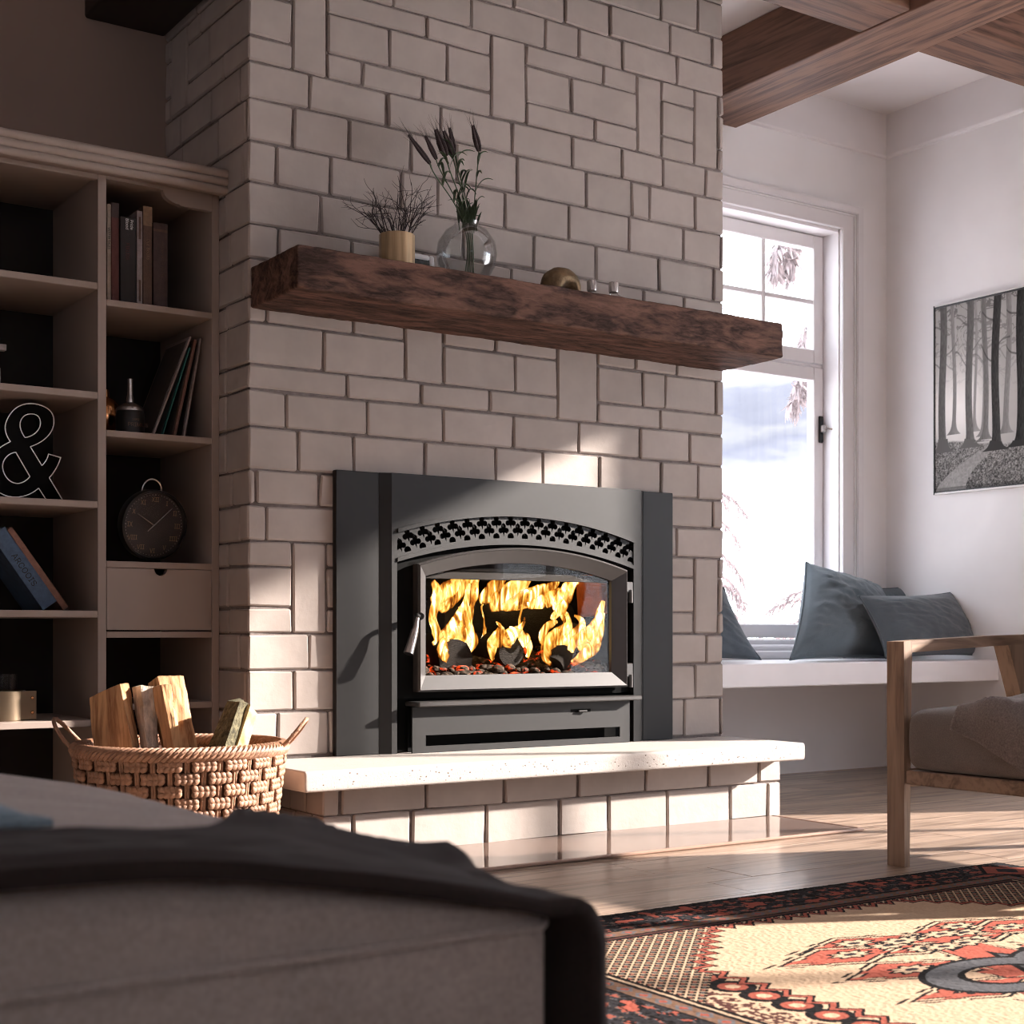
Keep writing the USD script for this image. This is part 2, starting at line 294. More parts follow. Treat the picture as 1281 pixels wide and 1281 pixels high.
part(w1, 'sill', cat_([cbox(WX0, WX1, YW + .0, YS + .05, .49, .53, .006), tube([(WX0, YW + .05, .54), (WX1, YW + .05, .54)], .016, 12), cbox(WX0, WX1, YW + .06, YS + .05, .53, .578, .006)]), 'trim_paint')
# window 2, in the right wall out of frame: the sun comes through it
w2 = thing('window_2', 'tall window in the right wall', 'window', (XR, 1.2, SZ0), kind='structure')
part(w2, 'frame', cat_([bx(XR, XR + .06, SY0, SY0 + .04, SZ0, SZ1), bx(XR, XR + .06, SY1 - .04, SY1, SZ0, SZ1), bx(XR, XR + .06, SY0, SY1, SZ1 - .04, SZ1), bx(XR, XR + .06, SY0, SY1, SZ0, SZ0 + .04)]), 'trim_paint')
for ym in (2.255, 1.25, .25): part(w2, 'mullion', bx(XR + .01, XR + .05, ym - .022, ym + .022, SZ0, SZ1), 'trim_paint')
part(w2, 'pane', bx(XR + .028, XR + .032, SY0, SY1, SZ0, SZ1), 'pane_glass')
# window 3, behind the camera: its daylight reaches the sofa
w3 = thing('window_3', 'wide window in the wall behind the camera', 'window', (1.0, YF, .8), kind='structure')
part(w3, 'frame', frame_ring(FX0, FX1, FZ0, FZ1, .04, YF - .10, .06), 'trim_paint')
for xm in (.70,): part(w3, 'mullion', bx(xm - .02, xm + .02, YF - .09, YF - .05, FZ0, FZ1), 'trim_paint')
part(w3, 'pane', bx(FX0, FX1, YF - .072, YF - .068, FZ0, FZ1), 'pane_glass')
# window seat
struct('window_seat', cbox(3.433, XR, 3.96, YW, .405, .492, .004), 'trim_paint', label='white window seat slab under the window')
tag('/World/window_seat', cat='window seat')
# beams
solo('ceiling_beam', rbox(3.912, 4.212, -1.5, YW - .016, 2.715, ZC, .008, 30), 'beam_wood', 'long brown timber ceiling beam running from the window wall past the chimney', 'beam', (4.06, 4.5, 2.715), smooth=40)
solo('cross_beam', rbox(1.69, 3.912, 3.372, 3.60, 2.719, ZC, .008, 30), 'cross_beam_wood', 'brown timber cross beam between the chimney and the long ceiling beam', 'beam', (3.9, 3.48, 2.719), smooth=40)
solo('cross_beam', rbox(4.212, XR - .017, 3.372, 3.60, 2.719, ZC, .008, 30), 'cross_beam_wood', 'brown timber cross beam between the long ceiling beam and the right wall', 'beam', (4.6, 3.48, 2.719), smooth=40)
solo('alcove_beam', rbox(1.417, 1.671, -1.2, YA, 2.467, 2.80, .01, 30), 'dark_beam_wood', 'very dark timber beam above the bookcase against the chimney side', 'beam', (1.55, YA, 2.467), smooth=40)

# ------------------------------------------------------------------ chimney of whitewashed bricks
YC, XC0, XC1 = 3.78, 1.673, 3.433
zL = lambda y: on_y(311, y, YC)[2]
cx = lambda p: on_y(p, PY, YC)[0]
ly = lambda p: on_x(p, PY, XC0)[1]
chim = thing('chimney', 'whitewashed brick chimney breast rising behind the stove to the ceiling', 'chimney', (2.55, YC, 0))
core = Polygon([(XC0 + .008, 0), (XC1 - .004, 0), (XC1 - .004, ZC), (XC0 + .008, ZC)]).difference(sbox(2.10, .252, 3.03, 1.0))
part(chim, 'mortar_core', ext_xz(core, YC + .008, YW + .02 - YC), 'mortar', label='grey mortar between the bricks')
G = .0034
brng = np.random.default_rng(11)
FR = []   # front rows: (z0, z1, [x joints from left to right incl. ends])
LFT = {}  # z-row -> first left-face joint
def row(yb, yt, joints, lj=(), x0=None, x1=None):
    z0, z1 = zL(yb), (zL(yt) if yt > -230 else ZC)
    xs = [XC0 if x0 is None else cx(x0)] + [cx(j) for j in joints] + [XC1 if x1 is None else cx(x1)]
    ys = [YC] + [ly(j) for j in lj] + [YA]
    for i, (a, b) in enumerate(zip(xs[:-1], xs[1:])):
        first, last = a == XC0, b == XC1
        pr = brng.uniform(-.0022, .0015)
        if plate_hides(a, b, z0, z1): continue
        yb_ = YC + .07
        if first and x0 is None: yb_ = ys[1] - (G if len(ys) > 2 else 0)
        if last and x1 is None: yb_ = YC + .30
        part(chim, 'brick', cbox(a + (0 if first else G), b - (0 if last else G), YC + (0 if (first or last) else pr), yb_, z0 + G, min(z1 - G, ZC), .0045, .0012, brng), 'brick_white')
    if x0 is None:
        for a, b in zip(ys[1:-1], ys[2:]):
            part(chim, 'brick', cbox(XC0 + brng.uniform(-.001, .001), XC0 + .07, a + G, b - (G if b != YA else 0), z0 + G, min(z1 - G, ZC), .0045, .0012, brng), 'brick_white')
    if x1 is None: SIDE.append((z0, z1))
SIDE = []
def plate_hides(a, b, z0, z1): return a > 1.955 and b < 3.175 and z0 > .26 and z1 < 1.05
row(-184.7, -300, [760, 850], [260])
row(-131.5, -184.7, [400, 520, 640, 730, 827, 873], [285, 240])
row(-85, -131.5, [380, 470, 560, 642.5, 706.7, 762.5, 838, 891], [265, 225])
row(-41, -85, [360, 430, 492, 590, 681.7, 724, 778.6, 846.6], [284.8, 245])
def left_block(bot, top, ints, vx):   # stack of single bricks | upright brick between vx
    pass
# upper patterned band
u0, u1, u2, u3 = 74.2, 41.2, -11, -41
def face_left(yb, yt, joints):
    z0, z1 = zL(yb), zL(yt); ys = [YC + .0] + [ly(j) for j in joints]
    return z0, z1, ys
def brick_f(xa, xb, yb, yt, ga=True, gb=True, deep=.07):
    part(chim, 'brick', cbox(cx(xa) + (G if ga else 0), cx(xb) - (G if gb else 0) if gb else XC1, YC + brng.uniform(-.002, .0015), YC + deep, zL(yb) + G, zL(yt) - G, .0045, .0012, brng), 'brick_white')
def brick_l(pa, pb, yb, yt, last=False):
    part(chim, 'brick', cbox(XC0 + brng.uniform(-.001, .001), XC0 + .07, ly(pa) + G, (YA if last else ly(pb) - G), zL(yb) + G, zL(yt) - G, .0045, .0012, brng), 'brick_white')
def corner(xj, lj, yb, yt):
    part(chim, 'brick', cbox(XC0, cx(xj) - G, YC, ly(lj) - G, zL(yb) + G, zL(yt) - G, .0045, .0012, brng), 'brick_white')
corner(366, 278.9, u0, u1); corner(366, 262, u1, u2); corner(366, 250, u2, u3)
brick_l(278.9, 233.3, u0, u1); brick_l(262, 233.3, u1, u2); brick_l(250, 233.3, u2, u3); brick_l(233.3, 213.2, u0, u3)
for a, b in ((u0, u1), (u1, u2), (u2, u3)): brick_l(213.2, 0, a, b, True)
def stack(xa, xb, rows):
    for (yb, yt, js) in rows:
        e = [xa] + js + [xb]
        for a, b in zip(e[:-1], e[1:]): brick_f(a, b, yb, yt)
brick_f(366, 409, u0, u3)
stack(409, 614.5, [(u0, u1, [453.6, 529.3]), (u1, u2, [486.6, 559]), (u2, u3, [533.6])])
brick_f(614.5, 658, u0, u3)
stack(658, 797, [(u0, u1, [744]), (u1, u2, [715]), (u2, u3, [755])])
brick_f(797, 827.5, u0, u3); stack(827.5, 869, [(u0, u1, []), (u1, u2, []), (u2, u3, [])]); brick_f(869, 898.5, u0, u3)
for a, b in ((u0, u1), (u1, u2), (u2, u3)): brick_f(898.5, 0, a, b, True, False, .3); SIDE.append((zL(a), zL(b)))
row(120, 74.2, [387, 484.4, 551, 640.7, 716, 778, 829.3, 883], [299, 263.4, 225.3])
row(174, 120, [367, 436.6, 514, 571, 646.7, 733, 790, 813, 869.8], [306.4, 273, 228.6])
row(226, 174, [345.7, 413, 502, 547.5, 631.7, 711.7, 787, 855.3, 902], [303.8, 262])
row(278, 226, [401, 580, 668, 745.6, 824.5, 893], [282.6, 240])
row(322, 278, [348, 440, 530, 640, 722, 805.5, 856], [287.8, 250])
row(370, 322, [395, 470, 560, 650, 745, 830], [303.6, 260])
# band under the mantel
row(400.7, 370, [333.5, 442], [282.6], None, 506.8)
row(453.7, 400.7, [404.5], [282.6], None, 506.8)
brick_f(506.8, 555, 453.7, 370)
stack(555, 697.5, [(453.7, 400.7, [644.5]), (400.7, 370, [620.3])])
brick_f(697.5, 748, 485, 370)
row(485, 453.7, [434.5, 526.7, 612.5], [282.6], None, 697.5)
for yb, yt, js in ((485, 453.7, [826.7]), (453.7, 400.7, [804.5, 832.5, 895.8]), (400.7, 370, [795, 847])):
    e = [748] + js
    for a, b in zip(e[:-1], e[1:]): brick_f(a, b, yb, yt)
    brick_f(e[-1], 0, yb, yt, True, False, .3); SIDE.append((zL(yb), zL(yt)))
row(532.4, 485, [358, 459.5, 554.5, 642.5, 724, 800.5, 863], [282.6])
row(586, 532.4, [372.5, 442, 531.7, 620, 679, 750, 827, 873], [282.6])
row(629.8, 586, [320.7, 399.5, 470, 560, 650, 740, 820, 892], [289.6])
row(676, 629.8, [333, 450, 540, 630, 720, 800, 846.5], [299.4])
l0, l1, l2, l3 = 793, 760, 707.5, 676
for a, b in ((l0, l1), (l1, l2), (l2, l3)):
    corner(366, 285, a, b); brick_l(285, 0, a, b, True)
    brick_f(408.5, 440, a, b); brick_f(800, 868.6, a, b); brick_f(899, 0, a, b, True, False, .3); SIDE.append((zL(a), zL(b)))
brick_f(366, 408.5, l0, l3); brick_f(868.6, 899, l0, l3)
row(839, 793, [386.8, 480, 560, 650, 740, 815, 883.7], [298.7])
row(892, 839, [367.5, 460, 540, 640, 730, 810, 869.6], [306])
row(949.5, 892, [347, 412, 500, 600, 700, 790, 855.8, 901.4], [295])
side = []
for k, (a, b) in enumerate(SIDE):
    o = (k % 2) * .12
    for ya, yb in ((YC + .3, YC + .45 + o), (YC + .45 + o, YW)): side.append(cbox(XC1 - .06, XC1, ya + G, yb - G, a + G, min(b - G, ZC), .0045))
part(chim, 'side_facing', cat_(side), 'brick_white', kind='stuff')

# ------------------------------------------------------------------ hearth
hx = thing('hearth', 'raised brick hearth with a thick pale stone slab on top', 'hearth', (2.55, 3.5, 0))
part(hx, 'hearth_core', bx(1.768, 3.423, 3.508, YC, 0, .19), 'mortar')
part(hx, 'slab', rbox(1.655, 3.436, 3.392, YC, .1945, .250, .009, 60), 'hearth_stone', smooth=40, label='pale pitted stone slab')
prng = np.random.default_rng(5)
pits = []
for k in range(150):
    x = prng.uniform(1.68, 3.41); z = prng.uniform(.203, .243); r = prng.uniform(.0008, .0022)
    s = trimesh.creation.icosphere(1, r); s.apply_scale((1.3, .35, 1)); s.apply_translation((x, 3.3919, z)); pits.append(s)
part(hx, 'pit', cat_(pits), 'stone_pit', kind='stuff', label='dark pits in the slab edge')
hxx = lambda p: on_y(p, PY, 3.5)[0]
for z0, z1, js in ((.118, .192, [426, 533, 631, 723.3, 807.7, 886.3, 949.5]), (.004, .114, [442, 515, 608, 700, 761.4, 834.6, 913.6, 960.6])):
    xs = [1.761] + [hxx(j) for j in js] + [3.43]
    for i, (a, b) in enumerate(zip(xs[:-1], xs[1:])):
        e0, e1 = i == 0, i == len(xs) - 2
        d = .10 if z0 > .1 else .07
        part(hx, 'brick', cbox(a + (0 if e0 else .0045), b - (0 if e1 else .0045), 3.5 + (0 if e0 or e1 else prng.uniform(-.002, .001)), 3.5 + (d if e0 or e1 else .06), z0, z1, .004, .001, prng), 'brick_white')
    ys = [3.5 + d + .009, 3.5 + d + .11, YC]
    for a, b in zip(ys[:-1], ys[1:]): part(hx, 'brick', cbox(1.761, 1.82, a, b - .009, z0, z1, .004), 'brick_white')
    for a, b in zip(ys[:-1], ys[1:]): part(hx, 'brick', cbox(3.37, 3.43, a, b - .009, z0, z1, .004), 'brick_white')
pd = thing('hearth_pad', 'polished brown stone pad lying on the floor in front of the hearth', 'hearth pad', (2.55, 3.3, 0))
part(pd, 'plate', cbox(1.63, 3.385, 3.125, 3.50, 0, .008, .002), 'pad_stone')
part(pd, 'border', cat_([cbox(1.62, 3.40, 3.108, 3.124, 0, .0095, .003), cbox(3.386, 3.40, 3.124, 3.5, 0, .0095, .003)]), 'pad_border', label='lighter raised border')
# mantel
def rough(v):
    n = np.stack([fbm(v * [1, 3, 3], 9, 3), fbm(v * [1, 3, 3], 9, 4), fbm(v * [1, 3, 3], 9, 5)], 1); n2 = np.stack([fbm(v, 60, 6, 2), fbm(v, 60, 7, 2), fbm(v, 60, 8, 2)], 1)
    return v + n * .006 + n2 * .003
solo('mantel', rbox(1.681, 3.43, 3.487, YC + .004, 1.505, 1.620, .007, 170, rough), 'mantel_wood', 'thick rough-hewn dark brown timber mantel shelf above the stove', 'mantel', (2.55, YC, 1.505), smooth=True)
# ------------------------------------------------------------------ the stove insert
st = thing('stove_insert', 'charcoal cast-iron wood stove insert with an arched glass door, set in the chimney', 'wood stove', (2.565, 3.76, .25))
def arc_pts(x0, x1, zs, zt, n=33):
    """points of a circular arc from (x0, zs) over the top zt to (x1, zs)"""
    h = (x1 - x0) / 2; s = zt - zs; R = (h * h + s * s) / (2 * s); cxx, czz = (x0 + x1) / 2, zt - R
    a = math.asin(h / R); t = np.linspace(-a, a, n); return [(cxx + R * math.sin(k), czz + R * math.cos(k)) for k in t]
XA, XB = 2.124, 3.008
open_poly = Polygon([(XA, .24)] + arc_pts(XA, XB, .909, .974) + [(XB, .24)])
for a, b, nm in ((1.932, 2.072, 'l'), (3.058, 3.188, 'r')):
    part(st, 'surround_side', cbox(a, b, 3.757, 3.779, .2505, 1.071, .002), 'stove_iron')
part(st, 'surround', ext_xz(sbox(2.106, .2505, 3.038, 1.0715).difference(open_poly), 3.742, .035), 'stove_iron')
for (a, ya), (b, yb) in (((2.072, 3.757), (2.106, 3.742)), ((3.038, 3.742), (3.058, 3.757))):
    part(st, 'surround_groove', tm([(a, ya, .2505), (b, yb, .2505), (b, yb, 1.071), (a, ya, 1.071), (a, 3.778, .2505), (b, 3.778, .2505), (b, 3.778, 1.071), (a, 3.778, 1.071)],
        [[0, 1, 2], [0, 2, 3], [5, 4, 7], [5, 7, 6], [4, 0, 3], [4, 3, 7], [1, 5, 6], [1, 6, 2], [3, 2, 6], [3, 6, 7], [4, 5, 1], [4, 1, 0]]), 'stove_iron')
# arch edge moulding and the lattice grille
def arch_band(za, zb, zc, zd, x0=XA, x1=XB):   # between outer arc (za at ends, zb top) and inner arc (zc, zd)
    return Polygon(arc_pts(x0, x1, za, zb) + arc_pts(x0, x1, zc, zd)[::-1])
part(st, 'arch_moulding', ext_xz(arch_band(.909, .9745, .897, .9625), 3.735, .03), 'stove_iron')
band = arch_band(.898, .9635, .822, .886)
holes = []
N = 17
def arc_at(t, zs, zt):
    h = (XB - XA) / 2; s = zt - zs; R = (h * h + s * s) / (2 * s); a = math.asin(h / R); k = -a + 2 * a * t
    return (XA + XB) / 2 + R * math.sin(k), zt - R + R * math.cos(k), k
def quatre(r):
    return unary_union([Point(0, r * .55).buffer(r * .42, 6), Point(r * .5, -.05 * r).buffer(r * .40, 6), Point(-r * .5, -.05 * r).buffer(r * .40, 6), Polygon([(0, r * 1.15), (r * .35, .4 * r), (0, -.95 * r), (-r * .35, .4 * r)]), sbox(-.3 * r, -.35 * r, .3 * r, .3 * r)])
for i in range(N):
    for (off, zs, zt, sc) in ((.5, .879, .944, 1.0), (0., .856, .921, 1.0), (.5, .834, .898, .62)):
        t = (i + off + .5 - .25) / N
        if not .012 < t < .988: continue
        x, z, k = arc_at(t, zs, zt)
        q = quatre(.0212)
        if sc < 1: q = Point(0, .003).buffer(.0115, 6).intersection(sbox(-1, -.002, 1, 1))
        holes.append(affinity.translate(affinity.rotate(q, -math.degrees(k), origin=(0, 0)), x, z))
part(st, 'arch_grille', ext_xz(band.difference(unary_union(holes)).buffer(0), 3.745, .012), 'stove_iron', label='arched lattice grille with ornamental openings')
part(st, 'grille_backing', ext_xz(band, 3.775, .004), 'stove_black')
part(st, 'lower_moulding', ext_xz(arch_band(.824, .888, .812, .876), 3.738, .03), 'stove_iron')
# firebox shell
part(st, 'firebox', cat_([bx(2.11, 2.145, 3.775, 4.26, .27, .90), bx(2.985, 3.02, 3.775, 4.26, .27, .90), bx(2.11, 3.02, 4.24, 4.28, .27, .90), bx(2.11, 3.02, 3.775, 4.28, .255, .44), bx(2.11, 3.02, 3.775, 4.28, .88, .99)]), 'stove_black')
# door
dout = Polygon([(2.182, .430)] + arc_pts(2.182, 2.966, .807, .866) + [(2.966, .430)])
din = Polygon([(2.218, .478)] + arc_pts(2.218, 2.913, .772, .819) + [(2.913, .478)])
def bevel_frame(po, pi, y0, y1, yb):
    """door frame whose front slopes from the outer edge y0 in to the inner edge y1"""
    a, b = np.array(po.exterior.coords[:-1]), np.array(pi.exterior.coords[:-1]); n = len(a)
    L = lambda p, y: np.stack([p[:, 0], np.full(n, y), p[:, 1]], 1)
    V = np.vstack([L(a, yb), L(a, y0), L(b, y1), L(b, yb)]); F = []
    for r in range(3):
        for i in range(n):
            j = (i + 1) % n; q = [r * n + i, r * n + j, (r + 1) * n + j, (r + 1) * n + i]; F += [[q[0], q[1], q[2]], [q[0], q[2], q[3]]]
    m = tm(V, F); m.fix_normals(); return m
mid = affinity.scale(dout, .975, .955, origin=(2.574, .43)); mid = affinity.translate(mid, 0, .009)
door = part(st, 'door', cat_([bevel_frame(dout, dout.buffer(-.006, join_style=2) if len(dout.buffer(-.006, join_style=2).exterior.coords) == len(dout.exterior.coords) else affinity.scale(dout, .985, .97, origin=(2.574, .63)), 3.722, 3.716, 3.75), bevel_frame(affinity.scale(dout, .985, .97, origin=(2.574, .63)), din, 3.716, 3.738, 3.75)]), 'stove_door', label='arched door frame')
part(door, 'door_glass', bx(2.205, 2.925, 3.744, 3.748, .465, .825), 'stove_glass', label='clear door glass')
part(st, 'front_plate', ext_xz(open_poly.difference(sbox(2.214, .46, 2.917, .80)).intersection(sbox(2.0, .41, 3.1, 1.0)), 3.760, .006), 'stove_black')
part(door, 'baffle_bar', cbox(2.21, 2.92, 3.752, 3.758, .766, .788, .001), 'stove_iron')
part(door, 'air_slot', cbox(2.24, 2.89, 3.754, 3.757, .79, .80, .001), 'stove_black')
h0, h1, h2 = on_y(522, 773, 3.694), on_y(519, 790, 3.690), on_y(511, 818, 3.680)
hk = tube([(2.192, 3.722, .652), (h0[0] + .004, 3.705, .654), tuple(h0)], .0075, 12)
part(door, 'handle', tube([h0, (h0 + h1) / 2, h1], [.0065, .0085, .0105], 14), 'chrome', label='chrome door handle')
part(door, 'handle_grip', tube([h1 + np.array([0, 0, .004]), (h1 + h2) / 2, h2], [.0115, .0135, .015], 16), 'chrome', label='chrome grip')
part(door, 'handle_pivot', cat_([hk] + [tube([(2.192 - .004 * k, 3.724 - .006 * k, .653), (2.190 - .004 * k, 3.719 - .006 * k, .653)], .011, 10) for k in range(3)]), 'black_metal', label='black spring pivot')
for z0, z1 in ((.714, .770), (.440, .506)):
    part(st, 'hinge', cat_([cbox(2.962, 2.992, 3.725, 3.745, z0 + .022, z1, .002), tube([(2.984, 3.728, z0 - .012), (2.984, 3.728, z0 + .03)], .008, 10)]), 'stove_door')
part(st, 'ash_lip', cbox(2.168, 3.003, 3.690, 3.775, .388, .402, .003), 'stove_door')
part(st, 'ash_drawer', ext_xz(sbox(2.167, .2505, 2.980, .386).difference(sbox(2.213, .270, 2.940, .302)), 3.728, .006), 'stove_iron')
part(st, 'slot_back', bx(2.175, 2.97, 3.768, 3.772, .252, .38), 'stove_black')
part(st, 'damper_slot', cbox(2.742, 2.822, 3.7275, 3.735, .353, .364, .001), 'stove_black')
part(st, 'damper_knob', tube([(2.770, 3.722, .357), (2.80, 3.720, .357)], .004, 8), 'black_metal')

# ------------------------------------------------------------------ fire
def emit_mat(name, nodes, links, surf): MATS[name] = usdkit.material(stage, '/World/Looks/' + name, nodes, links, surface=surf)
emit_mat('flame_gas', {
    'tc': ('texture_coordinate', {}), 'map': ('mapping', {'scale': (20., 20., 6.)}), 'n': ('noise_texture', {'scale': 1.0, 'detail': 3., 'distortion': 2.2}),
    'lw': ('layer_weight', {'blend': .42}), 'iv': ('math', {'math_type': 'subtract', 'value1': 1.0}), 'm1': ('math', {'math_type': 'multiply_add', 'value2': 2.7, 'value3': -1.62}),
    'ad': ('math', {'math_type': 'add', 'use_clamp': True}), 'r': ('rgb_ramp', {'ramp': [(0, (.35, .05, .004)), (.3, (.85, .20, .015)), (.55, (1.0, .42, .05)), (.8, (1., .70, .20)), (1, (1., .92, .58))]}),
    's': ('math', {'math_type': 'multiply', 'value2': 3.2}), 'e': ('emission', {}), 't': ('transparent_bsdf', {}), 'x': ('mix_closure', {})},
    [('tc.object', 'map.vector'), ('map.vector', 'n.vector'), ('n.fac', 'm1.value1'), ('lw.facing', 'iv.value2'), ('m1.value', 'ad.value1'), ('iv.value', 'ad.value2'), ('ad.value', 'r.fac'), ('r.color', 'e.color'),
     ('ad.value', 's.value1'), ('s.value', 'e.strength'), ('ad.value', 'x.fac'), ('t.BSDF', 'x.closure1'), ('e.emission', 'x.closure2')], 'x.closure')
emit_mat('ember', {
    'tc': ('texture_coordinate', {}), 'n': ('noise_texture', {'scale': 26., 'detail': 4., 'roughness': .6}), 'n2': ('noise_texture', {'scale': 90., 'detail': 3.}), 'r': ('rgb_ramp', {'ramp': [(0, (0, 0, 0)), (.56, (0, 0, 0)), (.64, (.6, .04, .005)), (.76, (1., .2, .02))]}),
    'c': ('rgb_ramp', {'ramp': [(.3, (.012, .008, .006)), (.55, (.07, .05, .035)), (.75, (.22, .17, .13))]}), 'p': ('principled_bsdf', {'roughness': .9, 'emission_strength': 1.8})},
    [('tc.object', 'n.vector'), ('tc.object', 'n2.vector'), ('n.fac', 'r.fac'), ('n2.fac', 'c.fac'), ('r.color', 'p.emission_color'), ('c.color', 'p.base_color')], 'p.BSDF')
mat('charred_wood', (.012, .009, .007), .75, .5, 30., (2, 10, 10), bump=.8, bscale=50.)
mat('ash', srgb(150, 138, 126), .95, .3, 60., bump=.4, bscale=120.)
mat('fire_brick', srgb(190, 100, 40), .9, .35, 18., bump=.4, bscale=60.)
def fp(px, py, Y): return on_y(px, py, Y)
def lump(r, seed, sc=(1, 1, 1), sub=2, amp=.5):
    m = trimesh.creation.icosphere(sub, 1.0); v = np.array(m.vertices); v = v * (1 + amp * fbm(v, 1.3, seed, 3)[:, None]) * np.array(sc) * r; return tm(v, m.faces)
frng = np.random.default_rng(21)
emb = []
for k in range(420):
    x, yy = frng.uniform(2.16, 2.97), frng.uniform(3.79, 4.15); r = frng.uniform(.008, .022)
    emb.append(mv(rot(lump(r, k, (1.2, 1, .7), 1, .8), [0, 0, 1], frng.uniform(0, 360)), (x, yy, .462 + .26 * (yy - 3.79) + frng.uniform(0, .02))))
solo('ember_bed', cat_(emb), 'ember', 'bed of glowing red embers and dark coals under the burning logs', 'embers', (2.56, 3.95, .44), kind='stuff')
fb = thing('fire_brick', 'orange glowing fire brick at the upper right of the firebox', 'fire brick', (2.95, 3.88, .66))
p0 = fp(735, 738, 4.05)
part(fb, 'brick_block', rot(rot(cbox(2.925, 2.978, 3.80, 3.965, .665, .805, .006), [0, 0, 1], -8, (2.98, 3.8, .7)), [1, 0, 0], -5, (2.95, 3.88, .66)), 'fire_brick')
def log_(name, a, b, r, label, seed, m='charred_wood', sq=1.0):
    a, b = np.array(a), np.array(b); n = 24; t = np.linspace(0, 1, n)[:, None]; mm = tube(a + (b - a) * t, np.full(n, r), 14)
    v = np.array(mm.vertices); ax = (b - a) / np.linalg.norm(b - a); c = a + ((v - a) @ ax)[:, None] * ax; d = v - c
    v = c + d * (1 + .35 * fbm(v * np.array([1, 1, 1]), 14, seed)[:, None] + .12 * fbm(v, 60, seed + 1)[:, None]); mm.vertices = v
    return solo(name, mm, m, label, 'log', tuple((a + b) / 2 - np.array([0, 0, r])), smooth=50)
a, b = fp(541, 778, 4.10), fp(704, 782, 4.10)
log_('burning_log', a, b, .082, 'large charred log lying across the back of the fire', 1)
a = fp(570, 822, 3.86); log_('burning_log', a, a + np.array([.03, .22, .02]), .057, 'charred log end at the left front of the fire', 2)
a = fp(640, 815, 3.84); log_('burning_log', a, a + np.array([.0, .24, .02]), .048, 'square charred log end at the front middle of the fire', 3)
a, b = fp(690, 834, 3.84), fp(718, 790, 3.90); log_('burning_log', a, b, .042, 'charred log leaning up to the right in the fire', 4)
for k, (px, py, r) in enumerate(((568, 838, .022), (583, 838, .018), (556, 840, .016), (733, 839, .016), (745, 836, .013))):
    p = fp(px, py, 3.79); solo('ash_lump', mv(lump(r, k + 50, (1.2, 1, .7), 2, .9), (p[0], 3.80, .462)), 'ash', ['large pale grey ash lump at the left front of the embers', 'pale ash lump right of the large one', 'small pale ash lump left of the large one', 'grey ash lump under the right leaning log', 'small grey ash lump at the far right of the embers'][k], 'ash lump', (p[0], 3.80, .45), smooth=True)
fire = thing('fire', 'bright yellow flames licking round the logs behind the stove glass', 'fire', (2.56, 3.95, .46))
def flame(pts, w, seed, Y, thin=.38):
    P = np.array([fp(x, y, Y) for x, y in pts]); k = len(P); tt = np.linspace(0, k - 1, 26)
    from scipy.interpolate import CubicSpline
    S = CubicSpline(np.arange(k), P)(tt); s = np.linspace(0, 1, 26)
    rr = np.interp(s, np.linspace(0, 1, len(w)), w) * .244e-2
    S[:, 1] = Y + .012 * np.sin(6 * s + seed)
    m = tube(S, rr, 16); v = np.array(m.vertices); v[:, 1] = Y + (v[:, 1] - Y) * thin
    n = fbm(v * np.array([1, 1, .5]), 22, seed, 3); n2 = fbm(v * np.array([1, 1, .5]), 22, seed + 9, 3)
    v[:, 0] += n * .035; v[:, 1] += n2 * .015; m.vertices = v
    part(fire, 'flame', m, 'flame_gas', smooth=True)
